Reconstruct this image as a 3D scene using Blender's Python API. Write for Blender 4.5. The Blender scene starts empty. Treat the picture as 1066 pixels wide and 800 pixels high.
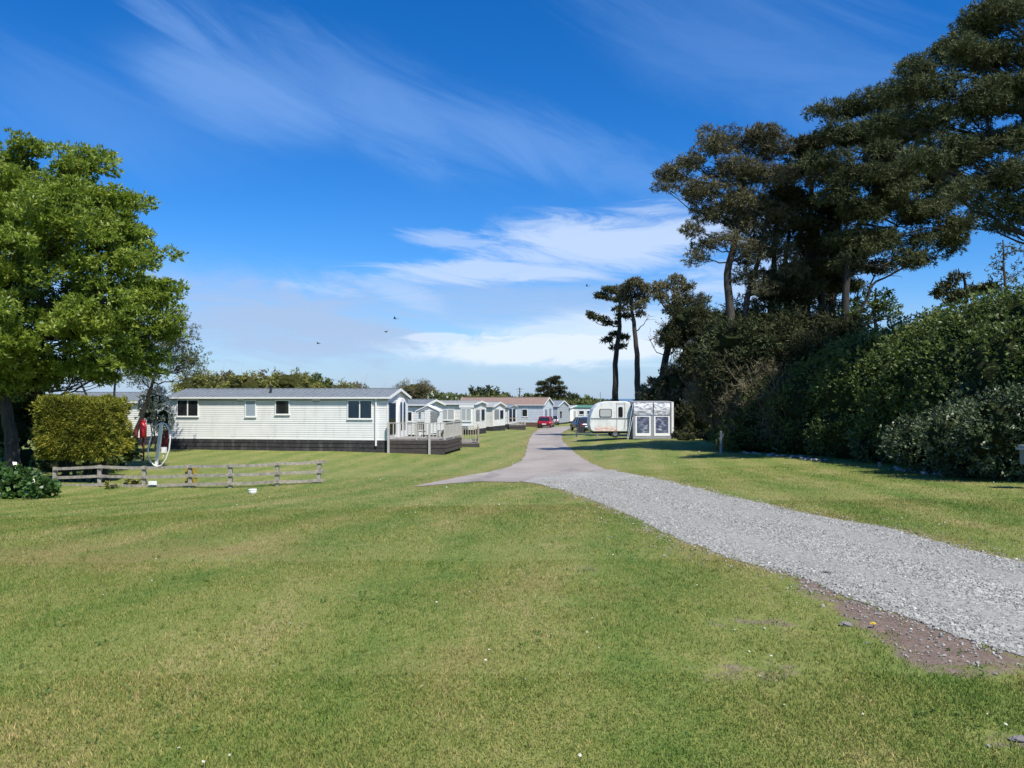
import bpy, math, random
import numpy as np
from mathutils import Vector, Matrix, noise
from mathutils.geometry import delaunay_2d_cdt
random.seed(7); R = np.random.default_rng(11)
S = bpy.context.scene; COL = S.collection
EYE = 1.6; PITCH = math.atan(15/800.0)

# ------------------------------------------------------------------ placing helpers
def W(px, py, Y):
    """world point on the sight line of photo pixel (px,py) at distance Y"""
    u = (px-533)/800.0; v = (400-py)/800.0
    cy, sy = math.cos(PITCH), math.sin(PITCH)
    d = Vector((u, cy - v*sy, sy + v*cy)); k = Y/d.y
    return Vector((d.x*k, Y, EYE + d.z*k))
KX = np.array([-60,-25,-12,-3,3,9,16,30,60.])
KY = np.array([-60,0,5,10,18,27,36,44,58,80,110,160,300,600,900.])
T = np.array([
 [0,0,0,-.30,-1.0,-1.60,-1.60,-1.45,-1.5,-1.7,-2.1,-3,-8,-30,-45],
 [0,0,0,-.30,-1.0,-1.60,-1.60,-1.45,-1.5,-1.7,-2.1,-3,-8,-30,-45],
 [0,0,0,-.30,-1.0,-1.62,-1.62,-1.45,-1.5,-1.7,-2.1,-3,-8,-30,-45],
 [0,0,0,-.20,-.75,-1.28,-1.55,-1.58,-1.6,-1.82,-2.25,-3,-8,-30,-45],
 [0,0,0,-.15,-.60,-1.15,-1.45,-1.65,-1.78,-2.0,-2.35,-3,-8,-30,-45],
 [0,0,0,-.13,-.50,-.95,-1.20,-1.32,-1.46,-1.85,-2.35,-3,-8,-30,-45],
 [0,0,0,-.10,-.40,-.75,-.95,-1.10,-1.35,-1.8,-2.3,-3,-8,-30,-45],
 [0,0,.05,0,-.2,-.5,-.7,-.9,-1.2,-1.7,-2.2,-3,-8,-30,-45],
 [0,0,.05,0,-.1,-.4,-.6,-.8,-1.1,-1.6,-2.2,-3,-8,-30,-45]], float)
def _herm(K, F, x):
    """Catmull-Rom on uneven knots. F (n,m) values per knot and sample, x (m,)"""
    n = len(K); x = np.clip(x, K[0], K[-1])
    i = np.clip(np.searchsorted(K, x, side='right')-1, 0, n-2)
    D = np.zeros_like(F)
    s = (F[1:]-F[:-1])/(K[1:]-K[:-1])[:,None]
    D[1:-1] = np.where(s[1:]*s[:-1] > 0, 2*s[1:]*s[:-1]/np.where(s[1:]+s[:-1]==0,1,s[1:]+s[:-1]), 0)
    D[0] = 0; D[-1] = s[-1]
    m = np.arange(len(x)); h = K[i+1]-K[i]; t = (x-K[i])/h
    return ((1+2*t)*(1-t)**2*F[i,m] + t*(1-t)**2*h*D[i,m] + t*t*(3-2*t)*F[i+1,m] + t*t*(t-1)*h*D[i+1,m])
def GZ(X, Y):
    X = np.atleast_1d(np.asarray(X, float)).ravel(); Y = np.atleast_1d(np.asarray(Y, float)).ravel()
    C = np.stack([_herm(KY, np.repeat(T[k][:,None], len(Y), 1), Y) for k in range(len(KX))])
    z = _herm(KX, C, X)
    return z + .012*np.sin(X*1.1+Y*.7)*np.cos(Y*.9-X*.3)
def gz(x, y): return float(GZ([x],[y])[0])
def G(px, py):
    """ground point seen at photo pixel"""
    Ys = np.concatenate([np.arange(2.5,40,.05), np.arange(40,180,.3)])
    p0 = W(px, py, 1.0); dz = p0.z-EYE; dx = p0.x
    d = (EYE+dz*Ys) - GZ(dx*Ys, Ys)
    i = np.argmax(d <= 0) if (d <= 0).any() else len(Ys)-1
    return Vector((dx*Ys[i], Ys[i], gz(dx*Ys[i], Ys[i])))

# ------------------------------------------------------------------ materials
def mat(name):
    m = bpy.data.materials.new(name); m.use_nodes = True; nt = m.node_tree
    return m, nt, nt.nodes['Principled BSDF']
def N(nt, t, **kw):
    n = nt.nodes.new(t)
    for k, v in kw.items():
        if k.startswith('i_'): n.inputs[k[2:].replace('_',' ')].default_value = v
        else: setattr(n, k, v)
    return n
def ramp(nt, fac, stops, interp='LINEAR'):
    r = nt.nodes.new('ShaderNodeValToRGB'); r.color_ramp.interpolation = interp
    e = r.color_ramp.elements
    while len(e) < len(stops): e.new(.5)
    for k, (p, c) in enumerate(stops):
        e[k].position = p; e[k].color = tuple(c)+(1,) if len(c) == 3 else c
    if fac is not None: nt.links.new(fac, r.inputs[0])
    return r.outputs[0]
def mixc(nt, fac, a, b, mode='MIX'):
    n = nt.nodes.new('ShaderNodeMix'); n.data_type = 'RGBA'; n.blend_type = mode
    for k, v in ((0, fac), (6, a), (7, b)):
        if isinstance(v, (int, float)): n.inputs[k].default_value = v
        elif isinstance(v, tuple): n.inputs[k].default_value = v if len(v) == 4 else v+(1,)
        else: nt.links.new(v, n.inputs[k])
    return n.outputs[2]
def mth(nt, op, a, b=None, c=None, clamp=False):
    n = nt.nodes.new('ShaderNodeMath'); n.operation = op; n.use_clamp = clamp
    for k, v in enumerate((a, b, c)):
        if v is None: continue
        if isinstance(v, (int, float)): n.inputs[k].default_value = v
        else: nt.links.new(v, n.inputs[k])
    return n.outputs[0]
def noisef(nt, vec, scale, detail=4, rough=.55, dist=0):
    n = N(nt, 'ShaderNodeTexNoise'); n.inputs['Scale'].default_value = scale
    n.inputs['Detail'].default_value = detail; n.inputs['Roughness'].default_value = rough
    n.inputs['Distortion'].default_value = dist
    if vec is not None: nt.links.new(vec, n.inputs['Vector'])
    return n.outputs[0]
def mapping(nt, vec, scale=(1,1,1), rot=(0,0,0), loc=(0,0,0)):
    n = N(nt, 'ShaderNodeMapping'); n.inputs['Scale'].default_value = scale
    n.inputs['Rotation'].default_value = rot; n.inputs['Location'].default_value = loc
    nt.links.new(vec, n.inputs['Vector']); return n.outputs[0]
def bump(nt, h, bs, strength=.3, dist=.01):
    b = N(nt, 'ShaderNodeBump'); b.inputs['Strength'].default_value = strength; b.inputs['Distance'].default_value = dist
    nt.links.new(h, b.inputs['Height']); nt.links.new(b.outputs[0], bs.inputs['Normal'])
def plain(name, col, rough=.5, metal=0, var=.15, scale=3.0, spec=.5, dirt=None):
    m, nt, b = mat(name)
    g = N(nt, 'ShaderNodeNewGeometry')
    f = noisef(nt, g.outputs['Position'], scale, 5)
    lo = tuple(c*(1-var) for c in col); hi = tuple(min(1, c*(1+var*.6)) for c in col)
    c = ramp(nt, f, [(.3, lo), (.7, hi)])
    if dirt:
        f2 = noisef(nt, mapping(nt, g.outputs['Position'], (1.5,1.5,.35)), 2.2, 6)
        c = mixc(nt, ramp(nt, f2, [(.52,(0,0,0)), (.75,(.5,.5,.5))]), c, dirt)
    nt.links.new(c, b.inputs['Base Color'])
    b.inputs['Roughness'].default_value = rough; b.inputs['Metallic'].default_value = metal
    b.inputs['Specular IOR Level'].default_value = spec
    return m
def leafmat(name, stops, trans=.3, rough=.55, spec=.35, tcol=None, nscale=.5):
    m, nt, b = mat(name)
    a = N(nt, 'ShaderNodeAttribute', attribute_name='rnd')
    g = N(nt, 'ShaderNodeNewGeometry')
    f = noisef(nt, g.outputs['Position'], nscale, 3)
    f = mth(nt, 'ADD', mth(nt, 'MULTIPLY', a.outputs['Fac'], .65), mth(nt, 'MULTIPLY', mth(nt,'SUBTRACT',f,.5), 1.1), clamp=False)
    f = mth(nt, 'ADD', f, .18, clamp=True)
    c = ramp(nt, f, stops)
    nt.links.new(c, b.inputs['Base Color']); b.inputs['Roughness'].default_value = rough
    b.inputs['Specular IOR Level'].default_value = spec
    t = N(nt, 'ShaderNodeBsdfTranslucent')
    if tcol: nt.links.new(mixc(nt, .5, c, tcol), t.inputs['Color'])
    else: nt.links.new(c, t.inputs['Color'])
    mx = N(nt, 'ShaderNodeMixShader'); mx.inputs[0].default_value = trans
    nt.links.new(b.outputs[0], mx.inputs[1]); nt.links.new(t.outputs[0], mx.inputs[2])
    nt.links.new(mx.outputs[0], nt.nodes['Material Output'].inputs['Surface'])
    return m
M = {}
M['chestnut_leaf'] = leafmat('chestnut_leaf', [(0,(.07,.11,.016)),(.5,(.185,.25,.034)),(1,(.42,.48,.09))], .38, .45, .4, (.3,.42,.03))
M['willow_leaf'] = leafmat('willow_leaf', [(0,(.05,.065,.025)),(1,(.16,.18,.065))], .25)
M['conifer_leaf'] = leafmat('conifer_leaf', [(0,(.05,.065,.012)),(.5,(.21,.22,.03)),(1,(.48,.43,.06))], .2, .7, .15, None, 1.2)
M['ivy_leaf'] = leafmat('ivy_leaf', [(0,(.025,.055,.015)),(.6,(.06,.125,.025)),(1,(.16,.26,.06))], .15, .3, .6)
M['clover_leaf'] = leafmat('clover_leaf', [(0,(.07,.13,.03)),(1,(.14,.23,.06))], .2, .6, .2)
M['pine_leaf'] = leafmat('pine_leaf', [(0,(.032,.044,.02)),(.5,(.074,.09,.036)),(1,(.17,.18,.08))], .12, .7, .2)
M['pine_brown'] = leafmat('pine_brown', [(0,(.055,.055,.03)),(.5,(.12,.115,.06)),(1,(.24,.22,.12))], .12, .7, .2)
M['cypress_leaf'] = leafmat('cypress_leaf', [(0,(.026,.032,.014)),(.5,(.054,.06,.025)),(1,(.115,.11,.048))], .12, .7, .2)
M['hedge_leaf'] = leafmat('hedge_leaf', [(0,(.03,.048,.014)),(.5,(.085,.12,.028)),(1,(.24,.28,.07))], .25, .5, .35, (.15,.22,.03))
M['glossy_leaf'] = leafmat('glossy_leaf', [(0,(.03,.05,.022)),(.5,(.06,.09,.035)),(1,(.17,.20,.10))], .1, .42, .45)
M['gorse_leaf'] = leafmat('gorse_leaf', [(0,(.10,.12,.035)),(.5,(.20,.21,.06)),(1,(.36,.32,.08))], .2, .7, .2, None, .35)
M['brown_bush'] = leafmat('brown_bush', [(0,(.09,.08,.05)),(.5,(.17,.15,.09)),(1,(.28,.25,.15))], .15, .8, .1, None, .35)
M['far_leaf'] = leafmat('far_leaf', [(0,(.03,.045,.025)),(1,(.08,.10,.045))], .15, .8, .1, None, .1)
M['hill_leaf'] = leafmat('hill_leaf', [(0,(.06,.08,.03)),(1,(.17,.18,.06))], .15, .8, .1, None, .05)
M['blossom'] = leafmat('blossom', [(0,(.5,.5,.45)),(1,(.85,.85,.8))], .2, .8, .1)
M['yellow_petal'] = leafmat('yellow_petal', [(0,(.6,.45,.03)),(1,(.8,.65,.05))], .2, .8, .1)
M['twig'] = plain('twig', (.27,.22,.17), .9, 0, .35, 6, .1)
M['twig_dark'] = plain('twig_dark', (.075,.06,.045), .9, 0, .3, 6, .1)
def barkmat(name, a, b_):
    m, nt, b = mat(name); g = N(nt, 'ShaderNodeNewGeometry')
    f = noisef(nt, mapping(nt, g.outputs['Position'], (9,9,2)), 1, 6, .65)
    nt.links.new(ramp(nt, f, [(.35,a),(.68,b_)]), b.inputs['Base Color']); b.inputs['Roughness'].default_value = .9
    bump(nt, f, b, .8, .04); return m
M['bark'] = barkmat('bark', (.024,.021,.017), (.075,.066,.055))
M['bark_dark'] = barkmat('bark_dark', (.015,.013,.011), (.045,.04,.034))
M['bark_pale'] = barkmat('bark_pale', (.12,.10,.08), (.28,.25,.2))

def core(name, c):  # solid inner lump; shade inside the foliage is put into its dark colour
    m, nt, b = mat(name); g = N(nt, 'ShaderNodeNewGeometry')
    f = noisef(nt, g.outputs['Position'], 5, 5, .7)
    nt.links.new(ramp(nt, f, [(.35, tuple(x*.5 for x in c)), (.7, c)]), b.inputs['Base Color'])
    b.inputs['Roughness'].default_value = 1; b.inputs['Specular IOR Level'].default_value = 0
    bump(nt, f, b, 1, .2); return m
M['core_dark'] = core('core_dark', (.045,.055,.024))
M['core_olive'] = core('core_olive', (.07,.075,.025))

# lawn colour group, shared by the ground sheet and by the blades
def lawn_group():
    g = bpy.data.node_groups.new('lawn_colour', 'ShaderNodeTree')
    g.interface.new_socket('Color', in_out='OUTPUT', socket_type='NodeSocketColor')
    out = g.nodes.new('NodeGroupOutput')
    geo = N(g, 'ShaderNodeNewGeometry'); P = geo.outputs['Position']
    big = noisef(g, mapping(g, P, (.75,.22,0), (0,0,.12)), 1.0, 6, .66, .5)
    mid = noisef(g, mapping(g, P, (2.3,.9,0), (0,0,.12), (7,3,0)), 1.0, 6, .7)
    fine = noisef(g, mapping(g, P, (9,7,0)), 1.0, 7, .78)
    stripe = N(g, 'ShaderNodeTexWave', wave_type='BANDS', bands_direction='X')
    stripe.inputs['Scale'].default_value = .17; stripe.inputs['Distortion'].default_value = 1.2
    stripe.inputs['Detail'].default_value = 2; stripe.inputs['Detail Scale'].default_value = .6
    g.links.new(mapping(g, P, (1,1,0), (0,0,math.radians(9))), stripe.inputs['Vector'])
    f = mth(g, 'ADD', mth(g,'MULTIPLY',big,.50), mth(g,'MULTIPLY',mid,.45))
    f = mth(g, 'ADD', f, mth(g,'MULTIPLY',mth(g,'SUBTRACT',fine,.5),.46))
    f = mth(g, 'ADD', f, mth(g,'MULTIPLY',mth(g,'SUBTRACT',stripe.outputs[1],.5),.11))
    c = ramp(g, f, [(.30,(.115,.185,.037)),(.42,(.18,.225,.054)),(.52,(.235,.25,.072)),(.66,(.33,.295,.12))])
    # worn, dry patches
    dryn = noisef(g, mapping(g, P, (.9,.7,0), loc=(31,17,0)), 1.0, 6, .7)
    a = N(g, 'ShaderNodeAttribute', attribute_name='dry')
    dr = mth(g, 'ADD', a.outputs['Fac'], mth(g,'MULTIPLY',mth(g,'SUBTRACT',dryn,.5),1.6))
    c = mixc(g, mth(g,'MULTIPLY',ramp(g, dr, [(.18,(0,0,0)),(.8,(1,1,1))]),.75), c, (.28,.20,.085))
    b = N(g, 'ShaderNodeAttribute', attribute_name='bare')
    soiln = noisef(g, mapping(g, P, (6,6,0)), 1.0, 7, .7)
    soiln2 = noisef(g, mapping(g, P, (38,38,0)), 1.0, 6, .75)
    soil = mixc(g, 1.0, ramp(g, soiln, [(.3,(.15,.105,.08)),(.7,(.27,.205,.16))]), ramp(g, soiln2, [(.3,(.6,.6,.6)),(.7,(1.35,1.35,1.4))]), 'MULTIPLY')
    br = mth(g, 'ADD', b.outputs['Fac'], mth(g,'MULTIPLY',mth(g,'SUBTRACT',soiln,.5),1.2))
    c = mixc(g, ramp(g, br, [(.35,(0,0,0)),(.6,(1,1,1))]), c, soil)
    g.links.new(c, out.inputs[0]); return g
LAWN = lawn_group()
def lawn_mat(name, blade):
    m, nt, b = mat(name)
    gn = nt.nodes.new('ShaderNodeGroup'); gn.node_tree = LAWN
    g = N(nt, 'ShaderNodeNewGeometry')
    c = gn.outputs[0]
    if blade:
        a = N(nt, 'ShaderNodeAttribute', attribute_name='rnd')
        c = mixc(nt, 1.0, c, ramp(nt, a.outputs['Fac'], [(0,(.62,.72,.6)),(.6,(1.0,1.08,.9)),(.84,(1.2,1.15,1.05)),(.88,(1.9,1.5,1.7)),(1,(2.2,1.7,2.2))]), 'MULTIPLY')
        t = N(nt, 'ShaderNodeBsdfTranslucent'); nt.links.new(c, t.inputs['Color'])
        mx = N(nt, 'ShaderNodeMixShader'); mx.inputs[0].default_value = .3
        nt.links.new(b.outputs[0], mx.inputs[1]); nt.links.new(t.outputs[0], mx.inputs[2])
        nt.links.new(mx.outputs[0], nt.nodes['Material Output'].inputs['Surface'])
    else:
        f = noisef(nt, mapping(nt, g.outputs['Position'], (26,20,6)), 1, 5, .75)
        c = mixc(nt, 1.0, c, ramp(nt, f, [(.3,(.62,.66,.6)),(.7,(1.08,1.05,1.1))]), 'MULTIPLY')
        f2 = noisef(nt, g.outputs['Position'], 9, 6, .8)
        bump(nt, f2, b, .5, .05)
    nt.links.new(c, b.inputs['Base Color']); b.inputs['Roughness'].default_value = .75
    b.inputs['Specular IOR Level'].default_value = .15
    return m
M['lawn'] = lawn_mat('lawn', False); M['blade'] = lawn_mat('grass_blade', True)

def gravel_mat():
    m, nt, b = mat('gravel'); g = N(nt, 'ShaderNodeNewGeometry'); P = g.outputs['Position']
    v = N(nt, 'ShaderNodeTexVoronoi'); v.inputs['Scale'].default_value = 1; nt.links.new(mapping(nt,P,(42,34,0)), v.inputs['Vector'])
    sp = N(nt, 'ShaderNodeSeparateColor'); nt.links.new(v.outputs['Color'], sp.inputs[0])
    c = ramp(nt, sp.outputs[0], [(0,(.15,.148,.132)),(.3,(.26,.257,.23)),(.75,(.36,.355,.315)),(1,(.52,.51,.44))])
    big = noisef(nt, mapping(nt,P,(.9,.5,0)), 1, 5, .6)
    c = mixc(nt, 1, c, ramp(nt, big, [(.3,(.80,.79,.78)),(.7,(1.1,1.1,1.1))]), 'MULTIPLY')
    ra = N(nt, 'ShaderNodeAttribute', attribute_name='rut'); fin = noisef(nt, mapping(nt,P,(60,60,0)), 1, 6, .8)
    c = mixc(nt, mth(nt,'MULTIPLY',ra.outputs['Fac'],.55), c, ramp(nt, fin, [(.3,(.19,.183,.16)),(.7,(.32,.31,.27))]))
    nt.links.new(c, b.inputs['Base Color']); b.inputs['Roughness'].default_value = .85
    bump(nt, mth(nt,'SUBTRACT',1,v.outputs['Distance']), b, .35, .008); return m
M['gravel'] = gravel_mat()
def stone_mat():
    m, nt, b = mat('slate_chip'); a = N(nt, 'ShaderNodeAttribute', attribute_name='rnd')
    nt.links.new(ramp(nt, a.outputs['Fac'], [(0,(.16,.158,.14)),(.35,(.265,.262,.232)),(.85,(.355,.35,.31)),(1,(.52,.505,.44))]), b.inputs['Base Color'])
    b.inputs['Roughness'].default_value = .7; return m
M['stone'] = stone_mat()
def tarmac_mat():
    m, nt, b = mat('tarmac'); g = N(nt, 'ShaderNodeNewGeometry'); P = g.outputs['Position']
    f = noisef(nt, mapping(nt,P,(.35,.22,0)), 1, 6, .6); f2 = noisef(nt, P, 25, 5, .8)
    c = ramp(nt, f, [(.3,(.23,.20,.17)),(.5,(.30,.265,.23)),(.7,(.37,.33,.29))])
    c = mixc(nt, 1, c, ramp(nt, f2, [(.3,(.8,.8,.8)),(.7,(1.15,1.15,1.15))]), 'MULTIPLY')
    v = N(nt, 'ShaderNodeTexVoronoi', feature='DISTANCE_TO_EDGE'); v.inputs['Scale'].default_value = .33
    nt.links.new(mapping(nt,P,(1,.8,0),(0,0,.4)), v.inputs['Vector'])
    pn = noisef(nt, mapping(nt,P,(.8,.18,0),loc=(3,9,0)), 1, 3, .5)
    c = mixc(nt, mth(nt,'MULTIPLY',ramp(nt, pn, [(.6,(0,0,0)),(.66,(1,1,1))]),.45), c, (.15,.135,.13))
    c = mixc(nt, mth(nt,'MULTIPLY',ramp(nt, v.outputs['Distance'], [(.0,(1,1,1)),(.02,(0,0,0))]),.3), c, (.12,.11,.1))
    nt.links.new(c, b.inputs['Base Color']); b.inputs['Roughness'].default_value = .85
    bump(nt, f2, b, .4, .01); return m
M['tarmac'] = tarmac_mat()

M['white_clad'] = plain('white_cladding', (.74,.74,.71), .45, 0, .05, 1.5, .4, (.5,.5,.46))
M['cream_clad'] = plain('cream_cladding', (.72,.70,.64), .5, 0, .07, 1.5, .4, (.5,.48,.42))
M['grey_clad'] = plain('grey_cladding', (.34,.36,.38), .6, 0, .1)
M['blue_clad'] = plain('pale_blue_cladding', (.50,.54,.58), .6, 0, .1)
M['white_trim'] = plain('white_trim', (.80,.80,.78), .4, 0, .04)
M['roof_grey'] = plain('grey_roof_sheet', (.215,.24,.255), .45, 0, .16, 2.5, .5)
M['roof_pale'] = plain('pale_roof_sheet', (.34,.345,.33), .55, 0, .15)
M['roof_brown'] = plain('brown_roof_tile', (.24,.165,.13), .8, 0, .2)
M['roof_green'] = plain('green_roof_edge', (.08,.20,.14), .6, 0, .15)
M['skirt'] = plain('dark_skirting_board', (.045,.042,.045), .7, 0, .35, 6, .3, (.16,.15,.14))
M['skirt_brown'] = plain('brown_brick_skirt', (.15,.09,.065), .85, 0, .25, 8)
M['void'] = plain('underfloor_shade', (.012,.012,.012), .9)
M['deck_wood'] = plain('weathered_decking', (.22,.195,.17), .8, 0, .3, 7)
M['deck_pale'] = plain('pale_painted_rail', (.46,.44,.40), .65, 0, .15, 6)
M['deck_tan'] = plain('tan_timber', (.36,.31,.24), .8, 0, .25, 6)
M['deck_dark'] = plain('dark_stained_timber', (.06,.05,.045), .8, 0, .35, 7)
M['fence_wood'] = plain('weathered_fence', (.34,.305,.25), .9, 0, .4, 9, .15, (.12,.105,.085))
M['post_grey'] = plain('grey_stake', (.36,.34,.31), .9, 0, .3, 9)
M['hose'] = plain('white_hose', (.75,.76,.74), .4)
M['red'] = plain('red_paint', (.55,.02,.03), .45, 0, .15, 8)
M['red_dark'] = plain('dark_red_panel', (.16,.012,.02), .6)
M['yellow'] = plain('yellow_board', (.72,.47,.03), .6, 0, .15, 9)
M['olive_board'] = plain('olive_board', (.33,.25,.03), .6, 0, .15, 9)
M['white_plastic'] = plain('white_plastic', (.78,.78,.76), .4)
M['box_teal'] = plain('grey_green_box', (.10,.14,.14), .5)
M['box_lid'] = plain('pale_grey_lid', (.26,.28,.27), .5)
M['box_post'] = plain('pale_grey_post', (.22,.24,.23), .6)
M['tyre'] = plain('rubber_tyre', (.02,.02,.02), .8)
M['rim'] = plain('alloy_rim', (.45,.45,.46), .35, .8)
M['car_red'] = plain('car_red_paint', (.33,.012,.025), .25, .2, .05, 1, .6)
M['car_dark'] = plain('car_dark_paint', (.05,.06,.075), .22, .5, .05, 1, .6)
M['car_silver'] = plain('car_silver_paint', (.45,.46,.48), .3, .6, .05, 1, .6)
M['lamp_red'] = plain('red_lamp_lens', (.45,.02,.02), .2)
M['lamp_white'] = plain('clear_lamp_lens', (.7,.7,.7), .15)
M['dark_plastic'] = plain('black_trim', (.025,.025,.027), .5)
M['galv'] = plain('galvanised_steel', (.38,.39,.40), .5, .6)
M['brick_white'] = plain('white_render', (.72,.71,.66), .8)
M['bird'] = plain('bird_feather', (.06,.06,.065), .7)
M['rock'] = plain('pale_rock', (.38,.36,.33), .9, 0, .3, 8)
M['rock_dark'] = plain('grey_rock', (.17,.16,.15), .9, 0, .3, 8)
M['hill'] = plain('hill_heath', (.13,.135,.05), .95, 0, .5, .05, .05)
def glass(name, col, rough=.06):
    m, nt, b = mat(name); b.inputs['Base Color'].default_value = col+(1,); b.inputs['Roughness'].default_value = rough
    b.inputs['Specular IOR Level'].default_value = .8
    g = N(nt,'ShaderNodeNewGeometry'); bump(nt, noisef(nt, g.outputs['Position'], .8, 2), b, .06, .1); return m
M['glass_dark'] = glass('dark_glass', (.018,.02,.022)); M['glass_blue'] = glass('obscured_glass', (.30,.36,.42), .3)
M['glass_net'] = glass('netted_glass', (.42,.43,.43), .15)
def clear_glass():
    m, nt, b = mat('clear_glass'); t = N(nt,'ShaderNodeBsdfTransparent'); t.inputs[0].default_value = (.86,.88,.88,1)
    gl = N(nt,'ShaderNodeBsdfGlossy'); gl.inputs['Roughness'].default_value = .03
    f = N(nt,'ShaderNodeFresnel'); mx = N(nt,'ShaderNodeMixShader')
    nt.links.new(f.outputs[0], mx.inputs[0]); nt.links.new(t.outputs[0], mx.inputs[1]); nt.links.new(gl.outputs[0], mx.inputs[2])
    nt.links.new(mx.outputs[0], nt.nodes['Material Output'].inputs['Surface']); return m
M['glass_clear'] = clear_glass()
M['curtain'] = plain('curtain_cloth', (.55,.58,.62), .9, 0, .1, 6)
def caravan_mat():
    m, nt, b = mat('caravan_shell'); tc = N(nt,'ShaderNodeTexCoord'); P = tc.outputs['Object']
    f = noisef(nt, mapping(nt,P,(1,1,.6)), 2.0, 6, .65)
    c = ramp(nt, f, [(.3,(.52,.55,.52)),(.55,(.72,.73,.70))])
    sx = N(nt,'ShaderNodeSeparateXYZ'); nt.links.new(P, sx.inputs[0])
    zz = mth(nt,'SUBTRACT', .95, sx.outputs['Z']); 
    band = mth(nt,'MULTIPLY', mth(nt,'MULTIPLY', zz, 2.6, clamp=True), mth(nt,'LESS_THAN', mth(nt,'ABSOLUTE', mth(nt,'SUBTRACT', sx.outputs['X'], 1.25)), .85))
    n2 = noisef(nt, mapping(nt,P,(2.2,1,5)), 1.6, 5, .6, 1.5)
    st = mth(nt,'MULTIPLY', ramp(nt, n2, [(.42,(0,0,0)),(.56,(1,1,1))]), band, clamp=True)
    c = mixc(nt, st, c, (.62,.20,.08))
    nt.links.new(c, b.inputs['Base Color']); b.inputs['Roughness'].default_value = .4; return m
M['caravan'] = caravan_mat()
def sheet_mat():
    m, nt, b = mat('crumpled_clear_sheet'); tc = N(nt,'ShaderNodeTexCoord')
    f = noisef(nt, mapping(nt,tc.outputs['Object'],(1.0,1,2.6),(0,.5,0)), 2.3, 4, .6, 1.2)
    nt.links.new(ramp(nt, f, [(.38,(.30,.32,.37)),(.52,(.62,.63,.66)),(.62,(.80,.80,.82))]), b.inputs['Base Color'])
    b.inputs['Roughness'].default_value = .3; bump(nt, f, b, .8, .12); return m
M['sheet'] = sheet_mat()
def pvc_mat():
    m, nt, b = mat('blue_tinted_window_sheet'); tc = N(nt,'ShaderNodeTexCoord')
    f = noisef(nt, mapping(nt,tc.outputs['Object'],(1.4,1,2.4),(0,.7,0)), 2.0, 4, .6, 1.0)
    nt.links.new(ramp(nt, f, [(.45,(.07,.08,.13)),(.60,(.17,.19,.26)),(.72,(.5,.52,.58))]), b.inputs['Base Color'])
    b.inputs['Roughness'].default_value = .15; bump(nt, f, b, .5, .08); return m
M['pvc'] = pvc_mat()
M['canvas_grey'] = plain('grey_canvas', (.28,.29,.31), .8, 0, .15, 3)
def water():
    m, nt, b = mat('sea_water'); b.inputs['Base Color'].default_value = (.05,.12,.2,1); b.inputs['Roughness'].default_value = .35
    return m
M['sea'] = water()

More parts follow.
